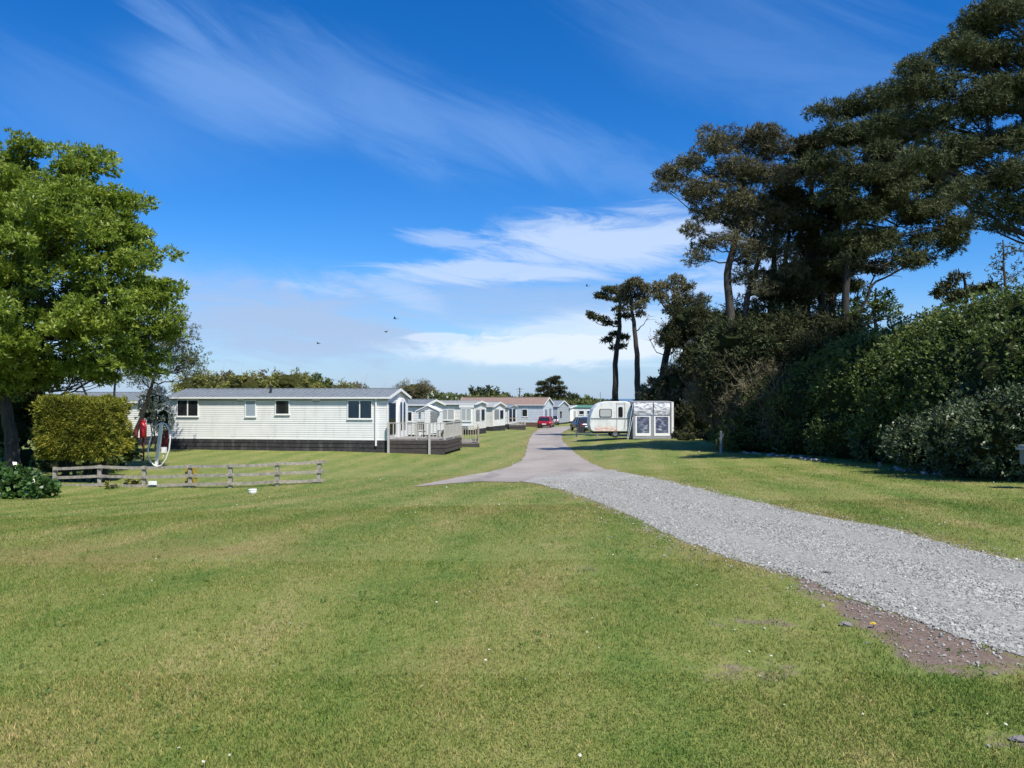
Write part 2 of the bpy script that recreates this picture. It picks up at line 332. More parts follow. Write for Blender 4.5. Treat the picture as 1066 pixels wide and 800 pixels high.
# ------------------------------------------------------------------ mesh builder
class MB:
    def __init__(s): s.v = []; s.f = []; s.m = []; s.r = []; s.n = 0
    def raw(s, V, F, mi=0, r=None):
        V = np.asarray(V, float).reshape(-1,3); F = np.asarray(F, int)
        s.v.append(V); s.f.append(F + s.n); s.m.append(np.full(len(F), mi)); 
        s.r.append(np.full(len(V), .5) if r is None else np.asarray(r, float)); s.n += len(V); return s
    def box(s, a, b, mi=0, rot=None, about=None, r=None):
        a = np.minimum(a, b).astype(float) if True else a; bb = np.maximum(a, b).astype(float)
        x0,y0,z0 = a; x1,y1,z1 = bb
        V = np.array([[x0,y0,z0],[x1,y0,z0],[x1,y1,z0],[x0,y1,z0],[x0,y0,z1],[x1,y0,z1],[x1,y1,z1],[x0,y1,z1]])
        if rot is not None:
            c = np.array(about if about is not None else (np.array(a)+bb)/2)
            V = (V-c) @ np.array(rot).T + c
        return s.raw(V, [[0,3,2,1],[4,5,6,7],[0,1,5,4],[1,2,6,5],[2,3,7,6],[3,0,4,7]], mi)
    def bar(s, p, q, w, h=None, mi=0, up=(0,0,1)):
        p = np.array(p, float); q = np.array(q, float); h = h or w
        d = q-p; L = np.linalg.norm(d); d /= L
        upv = np.array(up, float)
        if abs(d@upv) > .95: upv = np.array([0,1.,0])
        sx = np.cross(d, upv); sx /= np.linalg.norm(sx); sz = np.cross(sx, d)
        V = [p + sx*a*w/2 + sz*b*h/2 + d*c*L for c in (0,1) for a,b in ((-1,-1),(1,-1),(1,1),(-1,1))]
        return s.raw(V, [[0,3,2,1],[4,5,6,7],[0,1,5,4],[1,2,6,5],[2,3,7,6],[3,0,4,7]], mi)
    def tube(s, pts, rad, k=8, mi=0, caps=True):
        P = np.array([list(p) for p in pts], float); n = len(P); rad = np.broadcast_to(rad, (n,)) if np.ndim(rad) <= 1 else rad
        Tn = np.gradient(P, axis=0); Tn /= np.linalg.norm(Tn, axis=1)[:,None]+1e-9
        a = np.array([0,0,1.]) if abs(Tn[0][2]) < .9 else np.array([1.,0,0])
        u = np.cross(Tn[0], a); u /= np.linalg.norm(u); V = []
        for i in range(n):
            u = u - Tn[i]*(u@Tn[i]); u /= np.linalg.norm(u)+1e-9; w = np.cross(Tn[i], u)
            for j in range(k):
                t = 2*math.pi*j/k; V.append(P[i] + (u*math.cos(t)+w*math.sin(t))*rad[i])
        F = [[i*k+j, i*k+(j+1)%k, (i+1)*k+(j+1)%k, (i+1)*k+j] for i in range(n-1) for j in range(k)]
        s.raw(V, F, mi)
        if caps and k >= 4:
            c0 = len(V); 
            for base, c in ((0, P[0]), ((n-1)*k, P[-1])):
                ring = [V[base+j] for j in range(k)]
                s.raw(ring+[c], [[j,(j+1)%k,k,k] for j in range(k)], mi)
        return s
    def cyl(s, p, q, r, k=12, mi=0): return s.tube([p, q], [r, r], k, mi)
    def prism(s, poly, y0, y1, mi=0):
        """polygon in x,z extruded along y"""
        n = len(poly); V = [(x,y0,z) for x,z in poly]+[(x,y1,z) for x,z in poly]
        s.raw(V, [[j,(j+1)%n,n+(j+1)%n,n+j] for j in range(n)], mi)
        s.ng = getattr(s,'ng',[]); off = s.n-2*n
        s.ng.append(([off+j for j in range(n)][::-1], mi)); s.ng.append(([off+n+j for j in range(n)], mi)); return s
    def build(s, name, mats, parent=None, smooth=False, origin=None, recalc=True):
        V = np.concatenate(s.v) if s.v else np.zeros((0,3)); Rr = np.concatenate(s.r)
        o = np.array(origin if origin is not None else (0,0,0), float); V = V - o
        me = bpy.data.meshes.new(name)
        if not isinstance(mats, (list,tuple)): mats = [mats]
        q = [f for f in s.f if f.shape[1] == 4]; 
        F = []; MI = []; tot = []
        for f, m in zip(s.f, s.m):
            if f.shape[1] == 4:
                deg = f[:,2] == f[:,3]
                if deg.any():
                    F.append(f[deg][:,:3].ravel()); tot.append(np.full(deg.sum(),3)); MI.append(m[deg])
                    f = f[~deg]; m = m[~deg]
                    if len(f) == 0: continue
            F.append(f.ravel()); tot.append(np.full(len(f), f.shape[1])); MI.append(m)
        for f, m in getattr(s,'ng',[]):
            F.append(np.array(f)); tot.append(np.array([len(f)])); MI.append(np.array([m]))
        L = np.concatenate(F); tot = np.concatenate(tot); MI = np.concatenate(MI)
        me.vertices.add(len(V)); me.vertices.foreach_set('co', V.ravel())
        me.loops.add(len(L)); me.loops.foreach_set('vertex_index', L.astype(np.int32))
        me.polygons.add(len(tot)); st = np.concatenate([[0], np.cumsum(tot)[:-1]])
        me.polygons.foreach_set('loop_start', st.astype(np.int32)); me.polygons.foreach_set('loop_total', tot.astype(np.int32))
        for m in mats: me.materials.append(m)
        me.polygons.foreach_set('material_index', MI.astype(np.int32))
        me.polygons.foreach_set('use_smooth', np.full(len(tot), bool(smooth)))
        me.update(calc_edges=True); me.validate()
        a = me.attributes.new('rnd', 'FLOAT', 'POINT')
        if len(a.data) == len(Rr): a.data.foreach_set('value', Rr.astype(np.float32))
        ob = bpy.data.objects.new(name, me); COL.objects.link(ob)
        if parent is not None: ob.parent = parent
        return ob
def thing(name, label, cat, loc=(0,0,0), rz=0, group=None):
    o = bpy.data.objects.new(name, None); COL.objects.link(o); o.location = loc; o.rotation_euler = (0,0,rz)
    o.empty_display_size = .3; o['label'] = label; o['category'] = cat
    if group: o['group'] = group
    return o
def tag(o, label, cat, group=None, kind=None):
    o['label'] = label; o['category'] = cat
    if group: o['group'] = group
    if kind: o['kind'] = kind
    return o
def struct(o): o['kind'] = 'structure'; return o
def rotz(a): c, s_ = math.cos(a), math.sin(a); return [[c,-s_,0],[s_,c,0],[0,0,1]]

# ------------------------------------------------------------------ foliage
def leaves(mb, P, D, k, ln, wd, spread=1.0, mi=0, flat=.0, keep=.4):
    """k kite leaves at every point P, roughly along D"""
    n = len(P)
    if n == 0: return
    P2 = np.repeat(P, k, 0); D2 = np.repeat(D, k, 0)
    d = D2 + R.normal(size=(n*k,3))*spread; d /= np.linalg.norm(d,axis=1)[:,None]+1e-9
    up = np.array([0,0,1.])*flat + R.normal(size=(n*k,3))*(1-flat*.6)
    sd = np.cross(d, up); sd /= np.linalg.norm(sd,axis=1)[:,None]+1e-9
    L = (ln*R.uniform(.6,1.25,n*k))[:,None]; Wd = (wd*R.uniform(.7,1.3,n*k))[:,None]
    b = P2 + R.normal(size=(n*k,3))*ln*.15
    V = np.stack([b, b+d*L*keep+sd*Wd*.5, b+d*L, b+d*L*keep-sd*Wd*.5], 1).reshape(-1,3)
    F = np.arange(n*k*4).reshape(-1,4)
    r = np.repeat(np.clip(np.repeat(R.uniform(0,1,n),k)*.6 + R.uniform(0,1,n*k)*.4,0,1), 4)
    mb.raw(V, F, mi, r)
def subblobs(blobs, nper, rs, flat, shell=(.55,1.0)):
    C = []; Rr = []
    for c, r in blobs:
        c = np.array(c); r = np.array(r if np.ndim(r) else (r,r,r), float)
        m = max(3, int(nper*(r.mean()**1.6)))
        d = R.normal(size=(m,3)); d /= np.linalg.norm(d,axis=1)[:,None]; d[:,2] = np.where(d[:,2]<-.4, -d[:,2]*.5, d[:,2])
        C.append(c + d*r*R.uniform(shell[0],shell[1],m)[:,None]); Rr.append(np.full(m, rs)*R.uniform(.55,1.35,m))
    return np.concatenate(C), np.concatenate(Rr)
def fill(C, Rr, per, flat):
    """tuft points around sub-blobs"""
    n = np.maximum(2,(per*(Rr/Rr.mean())**2).astype(int)); idx = np.repeat(np.arange(len(C)), n)
    d = R.normal(size=(len(idx),3)); d /= np.linalg.norm(d,axis=1)[:,None]
    q = d*(R.uniform(.25,1,len(idx))**.6)[:,None]*Rr[idx][:,None]; q[:,2] *= flat
    D = d.copy(); D[:,2] = D[:,2]*flat + .35
    return C[idx]+q, D
def limb(mb, a, b, r0, r1, sag=.15, n=6, k=7, mi=0, jit=.06):
    a = np.array(list(a), float); b = np.array(list(b), float); L = np.linalg.norm(b-a); P = []
    o = R.normal(size=3)*L*.08
    for i in range(n+1):
        t = i/n; p = a+(b-a)*t + o*math.sin(math.pi*t); p[2] += -sag*L*math.sin(math.pi*t)*.6 
        if 0 < i < n: p = p + R.normal(size=3)*L*jit*.4
        P.append(p)
    rad = [r0+(r1-r0)*(i/n)**.8 for i in range(n+1)]
    mb.tube(P, rad, k, mi, caps=False); return P
def tree(label, base, trunk, r0, r1, blobs, leaf, bark, group=None, nper=6, rs=.6, per=10, flat=.5, k=8, ln=.3, wd=.07,
         spread=1.0, lflat=0, limb_r=.09, twigs=True, shell=(.5,1.0), second=None, name='tree', cat='tree', dens=1.0, extra_trunks=(), bare=()):
    base = Vector(base); root = thing(name, label, cat, base, 0, group)
    tb = MB(); P = [np.array(list(p)) for p in trunk]
    dense = []
    for i in range(len(P)-1):
        for t in np.linspace(0,1,4,endpoint=False): dense.append(P[i]*(1-t)+P[i+1]*t + (R.normal(size=3)*r0*.07 if i+t > 0 else 0))
    dense.append(P[-1]); m = len(dense)
    rad = [r0*(1.35 if i == 0 else 1)+(r1-r0)*(i/(m-1))**.8 for i in range(m)]
    tb.tube(dense, rad, 10, 0, caps=False)
    for et in extra_trunks:
        E = [np.array(list(p)) for p in et[0]]; tb.tube(E, np.linspace(et[1], et[2], len(E)), 8, 0, caps=False); 
        dense += E[1:]
        rad += list(np.linspace(et[1], et[2], len(E)))[1:]
    DA = np.array(dense); DR = np.array(rad)
    C, Rr = subblobs(blobs, nper, rs, flat, shell)
    for bi, (c, r) in enumerate(blobs):
        c = np.array(c); rr = np.mean(r)
        cand = np.linalg.norm(DA-c,axis=1) + np.maximum(0, DA[:,2]-c[2]+.2*rr)*2.5
        j = int(np.argmin(cand)); LP = limb(tb, DA[j], c, min(DR[j]*.7, limb_r*(.6+rr*.35)), limb_r*.25, .12)
        if twigs:
            near = np.where(np.linalg.norm((C-c)/np.array(r), axis=1) < 1.05)[0]
            R.shuffle(near)
            for q in near[:14]:
                s0 = LP[R.integers(3,7)]; limb(tb, s0, C[q], limb_r*.3, limb_r*.1, .05, 4, 5)
    for a, b, ra in bare: 
        LP = limb(tb, a, b, ra, ra*.25, .1)
        for _ in range(4):
            q = LP[R.integers(2,7)]; limb(tb, q, q+(np.array(list(b))-np.array(list(a)))*.35+R.normal(size=3)*.35, ra*.35, ra*.1, 0, 4, 5)
    tb.build('trunk', bark, root, True, base)
    cb = MB(); Pt, D = fill(C, Rr, per*dens, flat)
    mats = [leaf]
    if second:
        mask = R.uniform(size=len(Pt)) < second[1]; leaves(cb, Pt[mask], D[mask], k, ln, wd, spread, 1, lflat)
        Pt = Pt[~mask]; D = D[~mask]; mats.append(second[0])
    leaves(cb, Pt, D, k, ln, wd, spread, 0, lflat)
    cb.build('crown', mats, root, False, base)
    return root
def lump(mb, c, r, mi=0, seg=14, ring=9, amp=.18):
    V = []; off = R.uniform(0,50)
    for i in range(ring+1):
        th = math.pi*i/ring
        for j in range(seg):
            ph = 2*math.pi*j/seg; d = Vector((math.sin(th)*math.cos(ph), math.sin(th)*math.sin(ph), math.cos(th)))
            q = 1+amp*noise.noise(d*2.2+Vector((off,0,0)))*2
            V.append((c[0]+d.x*r[0]*q, c[1]+d.y*r[1]*q, c[2]+d.z*r[2]*q))
    F = [[i*seg+j, (i+1)*seg+j, (i+1)*seg+(j+1)%seg, i*seg+(j+1)%seg] for i in range(ring) for j in range(seg)]
    mb.raw(V, F, mi)
def shrub(label, blobs, leaf, group=None, name='shrub', cat='shrub', n=900, ln=.14, wd=.07, k=3, spread=1.0, corem='core_dark',
          stems=6, second=None, lflat=0, twig=0, twiglen=.7, sub=.28, stemmat='bark_dark', cores=.74, shell=(.78,1.02), lumpy=.18):
    """blobs: list of (centre, (rx,ry,rz)); lumpy leaf mass with inner branches"""
    allc = np.array([c for c,_ in blobs]); b0 = allc.mean(0); base = Vector((b0[0], b0[1], gz(b0[0], b0[1])))
    root = thing(name, label, cat, base, 0, group)
    sb = MB()
    for i in range(stems):
        c, r = blobs[i % len(blobs)]; g0 = (c[0]+R.normal()*.15*r[0], c[1]+R.normal()*.15*r[1]); 
        limb(sb, (g0[0],g0[1],gz(*g0)-.03), np.array(c)+R.normal(size=3)*np.array(r)*.35, .05, .02, 0, 5, 6)
    for i in range(twig):
        c, r = blobs[R.integers(len(blobs))]; d = R.normal(size=3); d /= np.linalg.norm(d); d[2] = abs(d[2])
        p = np.array(c)+d*np.array(r)*.85; e = d+np.array([0,0,.8])+R.normal(size=3)*.25; e /= np.linalg.norm(e)
        limb(sb, p, p+e*twiglen*R.uniform(.5,1.3), .014, .004, 0, 4, 4)
    sb.build('stem', M[stemmat] if not twig else M['twig'], root, False, base)
    fb = MB(); P = []; D = []
    area = np.array([(r[0]*r[2]+r[1]*r[2]+r[0]*r[1]) for _,r in blobs]); w = area/area.sum()
    for (c, r), ww in zip(blobs, w):
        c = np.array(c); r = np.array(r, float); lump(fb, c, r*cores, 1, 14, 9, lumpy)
        m = int(n*ww); nb = max(6, int(m/22)); d = R.normal(size=(nb,3)); d /= np.linalg.norm(d,axis=1)[:,None]
        bc = c+d*r*R.uniform(shell[0],shell[1],nb)[:,None]; idx = R.integers(0,nb,m)
        q = R.normal(size=(m,3))*r.mean()*sub*.55; p = bc[idx]+q
        dd = d[idx]+np.array([0,0,.3])
        P.append(p); D.append(dd)
    P = np.concatenate(P); D = np.concatenate(D)
    g = GZ(P[:,0], P[:,1]); ok = P[:,2] > g+.02; P, D = P[ok], D[ok]
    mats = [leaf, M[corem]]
    if second:
        mask = R.uniform(size=len(P)) < second[1]; leaves(fb, P[mask], D[mask], k, ln*second[2], wd*second[2], spread, 2, lflat)
        P, D = P[~mask], D[~mask]; mats.append(second[0])
    leaves(fb, P, D, k, ln, wd, spread, 0, lflat)
    fb.build('foliage', mats, root, False, base)
    return root
def BL(px, py, Y, rpx, ry=None, rz=None, jy=0):
    """blob from photo pixel centre, distance and pixel radius"""
    c = W(px, py, Y + (R.uniform(-jy,jy) if jy else 0)); r = rpx*Y/800
    return (np.array(list(c)), (r, ry if ry else r, rz*Y/800 if rz else r*.85))

# ------------------------------------------------------------------ ground, road, gravel
TAR = [(430,507),(455,501.5),(480,496.5),(510,491.5),(532,486),(543,480),(547,474),(549,465),(551,458),(556,450.5),(562,447),(570,445),
       (598,444.2),(594,446.4),(588,449.2),(584.5,452),(586,460),(592,466),(602,475),(616,483),(634,490),(600,493),(560,497),(540,502.5),(520,502),(500,501.6),(470,503.6)]
GRA = [(634,489),(680,498),(740,513),(820,531.6),(875,542),(930,552),(999,571.5),(1066,586),(1180,612),(1500,700),(1350,800),(1180,722),(1066,686),(1012,670),(952,647),
       (889,624),(820,598),(780,587),(750,577),(700,558),(650,534.5),(620,521),(590,511),(560,504),(533,501),(515,499),(530,496),(550,493),(600,490)]
SOIL = [(790,588),(830,600),(889,624),(952,647),(1012,670),(1080,692),(1066,696),(1010,696),(965,692),(935,683),(915,668),(898,653),(876,638),(856,622),(820,602)]
def gpoly(px): return [(G(*p).x, G(*p).y) for p in px]
PT, PG, PS = gpoly(TAR), gpoly(GRA), gpoly(SOIL)
def inpoly(X, Y, P):
    ins = np.zeros(len(X), bool); n = len(P)
    for i in range(n):
        x0,y0 = P[i]; x1,y1 = P[(i+1)%n]
        if y0 == y1: continue
        c = ((y0 > Y) != (y1 > Y)) & (X < (x1-x0)*(Y-y0)/(y1-y0)+x0); ins ^= c
    return ins
def dpoly(X, Y, P):
    best = np.full(len(X), 1e9); n = len(P)
    for i in range(n):
        a = np.array(P[i]); b = np.array(P[(i+1)%n]); d = b-a; L2 = (d@d)+1e-9
        t = np.clip(((X-a[0])*d[0]+(Y-a[1])*d[1])/L2, 0, 1)
        best = np.minimum(best, np.hypot(X-a[0]-t*d[0], Y-a[1]-t*d[1]))
    return best
def nz(X, Y, s, seed=0):
    a = np.sin(X*s*1.3+seed)*np.cos(Y*s*1.1+seed*2) + .6*np.sin(X*s*2.9-Y*s*2.1+seed*3)+.4*np.sin(Y*s*5.3+X*s*4.1+seed)
    return a/2
def masks(X, Y):
    it_ = inpoly(X,Y,PT); ig_ = inpoly(X,Y,PG); dt = dpoly(X,Y,PT); dg = dpoly(X,Y,PG)
    dr = np.where(it_&ig_, -np.maximum(dt,dg), np.where(it_, -dt, np.where(ig_, -dg, np.minimum(dt,dg))))
    ds = np.where(inpoly(X,Y,PS), -dpoly(X,Y,PS), dpoly(X,Y,PS)) + .12*nz(X,Y,3.1,2)
    bare = np.clip(.5 - ds/.5, 0, 1)
    bare = np.maximum(bare, .42*np.exp(-np.maximum(dr,0)/.12))
    # bare streaks on the lawn beside the drive and behind the rail fence
    for (px,py,rx,ry,a) in ((610,592,.30,.6,.42),(795,650,.55,.25,.5),(790,700,.6,.3,.45),(1060,775,.22,.12,.7),(590,625,.3,.3,.35),(230,503,4.5,.8,.5),(330,503,1.5,.8,.3),(1000,700,.5,.2,.6)):
        g = G(px,py); q = ((X-g.x)/rx)**2+((Y-g.y)/ry)**2; bare = np.maximum(bare, a*np.exp(-q))
    dry = np.clip(.75*np.exp(-np.maximum(dr,0)/(.35+.02*np.maximum(Y,0))),0,1)*(.7+.3*nz(X,Y,.6,1))
    for (px,py,rx,ry,a) in ((70,575,3.5,1.6,.55),(560,620,1.2,1.2,.25),(430,690,.7,.6,.3),(900,520,4,2,.3),(150,545,5,2,.25),(270,520,4,1.5,.3),(560,530,2.5,2,.35)):
        g = G(px,py); q = ((X-g.x)/rx)**2+((Y-g.y)/ry)**2; dry = np.maximum(dry, a*np.exp(-q))
    return dr, bare, np.clip(dry,0,1)
def spaced(lo, hi, fine_lo, fine_hi, st, gr):
    a = list(np.arange(fine_lo, fine_hi, st)); s_ = st; x = fine_hi
    while x < hi: a.append(x); s_ *= gr; x += s_
    a.append(hi); s_ = st; x = fine_lo-st; L = []
    while x > lo: L.append(x); s_ *= gr; x -= s_
    L.append(lo); return np.array(L[::-1]+a)
xs = spaced(-900, 900, -7, 8, .13, 1.045); ys = spaced(-250, 900, 2, 14, .13, 1.03)
XX, YY = np.meshgrid(xs, ys); X, Y = XX.ravel(), YY.ravel(); Z = GZ(X, Y)
dr, ba, dy = masks(X, Y); dep_ = np.maximum(np.where(inpoly(X,Y,PG), dpoly(X,Y,PG), 0), np.where(inpoly(X,Y,PT), dpoly(X,Y,PT), 0)); Z = Z - .02*np.clip((dep_-.25)/.3,0,1) - .002
nx, ny = len(xs), len(ys); i = np.arange((nx-1)*(ny-1)); r_, c_ = i//(nx-1), i%(nx-1); a0 = r_*nx+c_
g = MB().raw(np.stack([X,Y,Z],1), np.stack([a0,a0+1,a0+nx+1,a0+nx],1)).build('ground', M['lawn'], None, True); struct(g)
for nm, val in (('bare',ba),('dry',dy)):
    at = g.data.attributes.new(nm,'FLOAT','POINT'); at.data.foreach_set('value', val.astype(np.float32))
def patch(name, P, m, dz, jit):
    B = []
    n = len(P)
    for i in range(n):
        a = Vector(P[i]); b = Vector(P[(i+1)%n]); L = (b-a).length; d = (a.y+b.y)/2; st = max(.10, d*.013); k = max(1, int(L/st))
        nrm = Vector((-(b-a).y, (b-a).x)).normalized()
        for j in range(k):
            p = a.lerp(b, j/k); w = jit*(.5+.05*min(d,30)) ; q = noise.noise(Vector((p.x*1.3,p.y*1.3,3)))*1.1+noise.noise(Vector((p.x*5,p.y*5,7)))*.7
            B.append(p + nrm*q*w)
    V = list(B); ed = [(i,(i+1)%len(B)) for i in range(len(B))]
    xs_ = np.array([p.x for p in B]); ys_ = np.array([p.y for p in B])
    yv = ys_.min()+.2
    while yv < ys_.max():
        st = max(.25, yv*.022)
        for xv in np.arange(xs_.min(), xs_.max(), st): 
            if inpoly(np.array([xv]), np.array([yv]), [(p.x,p.y) for p in B])[0]: V.append(Vector((xv,yv)))
        yv += st
    v2, e2, f2, *_ = delaunay_2d_cdt(V, ed, [list(range(len(B)))], 1, 1e-5)
    vx = np.array([p.x for p in v2]); vy = np.array([p.y for p in v2]); vz = GZ(vx,vy)+dz+.0004*np.maximum(0,vy-8)
    tri = [list(f) for f in f2 if len(f) == 3]
    me = bpy.data.meshes.new(name); me.from_pydata([tuple(t) for t in zip(vx,vy,vz)], [], [list(f) for f in f2]); me.materials.append(m)
    for p in me.polygons: p.use_smooth = True
    o = bpy.data.objects.new(name, me); COL.objects.link(o)
    import bmesh
    bm = bmesh.new(); bm.from_mesh(me); bmesh.ops.recalc_face_normals(bm, faces=bm.faces)
    if sum(f.normal.z for f in bm.faces) < 0: bmesh.ops.reverse_faces(bm, faces=bm.faces)
    bm.to_mesh(me); bm.free(); return struct(o)
patch('road', PT, M['tarmac'], .004, .05)
gd = patch('gravel_drive', PG, M['gravel'], .003, .10)
co_ = np.zeros(len(gd.data.vertices)*3); gd.data.vertices.foreach_get('co', co_); co_ = co_.reshape(-1,3)
dd_ = dpoly(co_[:,0], co_[:,1], PG); at = gd.data.attributes.new('rut','FLOAT','POINT'); at.data.foreach_set('value', np.exp(-((dd_-.72)/.28)**2).astype(np.float32))
# stones lying on the drive
def stones(X, Y, size, rnd, name, label):
    n = len(X); base = np.array([[-1,-1,-1],[1,-1,-1],[1,1,-1],[-1,1,-1],[-1,-1,1],[1,-1,1],[1,1,1],[-1,1,1]],float)*.5
    V = base[None]*(1+R.normal(size=(n,8,3))*.22); V[:,4:,:2] *= .7
    V = V*(np.stack([R.uniform(.8,1.5,n),R.uniform(.6,1,n),R.uniform(.25,.6,n)],1)*size[:,None])[:,None,:]
    a = R.uniform(0,6.28,n); t = R.normal(size=n)*.25
    ct, st_ = np.cos(t), np.sin(t); V2 = V.copy(); V2[...,0] = V[...,0]*ct[:,None]-V[...,2]*st_[:,None]; V2[...,2] = V[...,0]*st_[:,None]+V[...,2]*ct[:,None]
    ca, sa = np.cos(a), np.sin(a); V3 = V2.copy(); V3[...,0] = V2[...,0]*ca[:,None]-V2[...,1]*sa[:,None]; V3[...,1] = V2[...,0]*sa[:,None]+V2[...,1]*ca[:,None]
    V3 += np.stack([X,Y,GZ(X,Y)+.003+size*.20+.0004*np.maximum(0,Y-8)],1)[:,None,:]
    Fb = np.array([[0,3,2,1],[4,5,6,7],[0,1,5,4],[1,2,6,5],[2,3,7,6],[3,0,4,7]])
    F = (np.arange(n)*8)[:,None,None]+Fb[None]
    o = MB().raw(V3.reshape(-1,3), F.reshape(-1,4), 0, np.repeat(rnd, 8)).build(name, M['stone']); return tag(o, label, 'gravel', kind='stuff')
gx = R.uniform(1.0,9.5,330000); gy = R.uniform(3.2,26,330000)
keep = R.uniform(size=len(gx)) < np.where(gy<9, 1, np.clip(9/gy,0,1)**1.8)
gx, gy = gx[keep], gy[keep]; ins = inpoly(gx,gy,PG)
dd = dpoly(gx,gy,PG); stray = (~ins) & (R.uniform(size=len(gx)) < .5*np.exp(-dd/.10)+.03*np.exp(-dd/.35))
soilin = inpoly(gx,gy,PS); stray |= (~ins)&soilin&(R.uniform(size=len(gx)) < .13)
ok = ins | stray; gx, gy = gx[ok], gy[ok]
dd = np.where(inpoly(gx,gy,PG), dpoly(gx,gy,PG), 9); rut = np.exp(-((dd-.72)/.24)**2)*(.75+.25*nz(gx,gy,1.3,3)); ok = R.uniform(size=len(gx)) > rut*.62
gx, gy, rut = gx[ok], gy[ok], rut[ok]
stones(gx, gy, R.uniform(.005,.019,len(gx))*(1-.45*rut)*(1+np.maximum(0,gy-8)*.05)*(1+.6*(R.uniform(size=len(gx))<.06)), R.uniform(0,1,len(gx)), 'gravel_stones', 'loose pale grey slate chips covering the drive')

# grass blades
def blades(X, Y, h, w, name, label):
    n = len(X); dr, ba, dy = masks(X, Y)
    p = np.clip(1.25-ba*1.9+ .45*nz(X,Y,9,3)+.25*nz(X,Y,23,6), 0.05, 1)
    keep = (dr > .10*nz(X,Y,4,5)) & ((dr > 0) | (R.uniform(size=n) < .5)) & (R.uniform(size=n) < p); X, Y, ba, dy, dr = X[keep], Y[keep], ba[keep], dy[keep], dr[keep]; n = len(X)
    hh = (h*R.uniform(.45,1.3,n)*(1+.35*nz(X,Y,1.1,4))*(1-.4*dy)); ww = w*R.uniform(.6,1.4,n)
    sc = 1+np.maximum(0, Y-7)*.10; hh = hh*np.minimum(sc,1.5); ww = ww*sc
    a = R.uniform(0,6.28,n); lean = R.uniform(.1,1.1,n)*hh; la = R.uniform(0,6.28,n)
    z = GZ(X,Y); b = np.stack([X,Y,z-.004],1); s_ = np.stack([np.cos(a),np.sin(a),0*a],1)*ww[:,None]*.5
    tip = b + np.stack([np.cos(la)*lean, np.sin(la)*lean, hh],1); mid = b + np.stack([np.cos(la)*lean*.35, np.sin(la)*lean*.35, hh*.6],1)
    V = np.stack([b-s_, b+s_, mid+s_*.8, tip, mid-s_*.8],1).reshape(-1,3)
    i = np.arange(n)*5; Q = np.stack([i,i+1,i+2,i+4],1); Tt = np.stack([i+4,i+2,i+3,i+3],1)
    o = MB().raw(V, np.concatenate([Q,Tt]), 0, np.repeat(R.uniform(0,1,n),5)).build(name, M['blade'])
    for nm, val in (('bare',ba*.55),('dry',dy)):
        at = o.data.attributes.new(nm,'FLOAT','POINT'); at.data.foreach_set('value', np.repeat(val,5).astype(np.float32))
    return tag(o, label, 'grass', kind='stuff')
def fan(n, y0, y1, pw=1.0):
    Y = y0+(y1-y0)*R.uniform(size=n)**pw; X = R.uniform(-1,1,n)*(.74*Y+3.2*np.clip(1.2-Y/40,0,1)); return X, Y
bx, by = [], []
for n, y0, y1 in ((150000,.8,2.6),(300000,2.6,4.5),(270000,4.5,8),(220000,8,15),(130000,15,30),(50000,30,60)):
    a, b = fan(n, y0, y1); bx.append(a); by.append(b)
blades(np.concatenate(bx), np.concatenate(by), .021, .0042, 'lawn_grass', 'short mown grass covering the lawn either side of the drive')
def tufts_and_weeds():
    m = MB(); n = 1500; X, Y = fan(n, 2.8, 16, 1.1); dr, ba, _ = masks(X,Y); ok = dr > .02; X, Y, ba, dr = X[ok], Y[ok], ba[ok], dr[ok]; z = GZ(X,Y)
    P = np.stack([X,Y,z],1)+np.array([0,0,-.002]); P = np.repeat(P,3,0)+np.concatenate([R.normal(size=(len(P)*3,2))*.018, np.zeros((len(P)*3,1))],1)
    leaves(m, P, np.repeat([[0,0,1.]],len(P),0), 6, .038, .005, .55, 0)
    o = m.build('longer_tufts', M['blade']); 
    for nm in ('bare','dry'): o.data.attributes.new(nm,'FLOAT','POINT')
    tag(o, 'scattered tufts of longer grass in the mown lawn', 'grass', kind='stuff')
    m = MB(); n = 420; X, Y = fan(n, 2.8, 14, 1.1); cl = nz(X,Y,1.7,2)+nz(X,Y,.5,7); ok = cl > .15; X, Y = X[ok], Y[ok]; dr, ba, _ = masks(X,Y); ok = dr > .03; X, Y = X[ok], Y[ok]; z = GZ(X,Y)
    P = np.stack([X,Y,z+.012],1); P = np.repeat(P,4,0)+np.concatenate([R.normal(size=(len(P)*4,2))*.045, np.zeros((len(P)*4,1))],1)
    leaves(m, P, np.repeat([[0,0,.25]],len(P),0), 6, .017, .012, .9, 0, .8)
    tag(m.build('clover', M['clover_leaf']), 'small broad-leaved weeds and clover in the lawn', 'weeds', kind='stuff')
tufts_and_weeds()
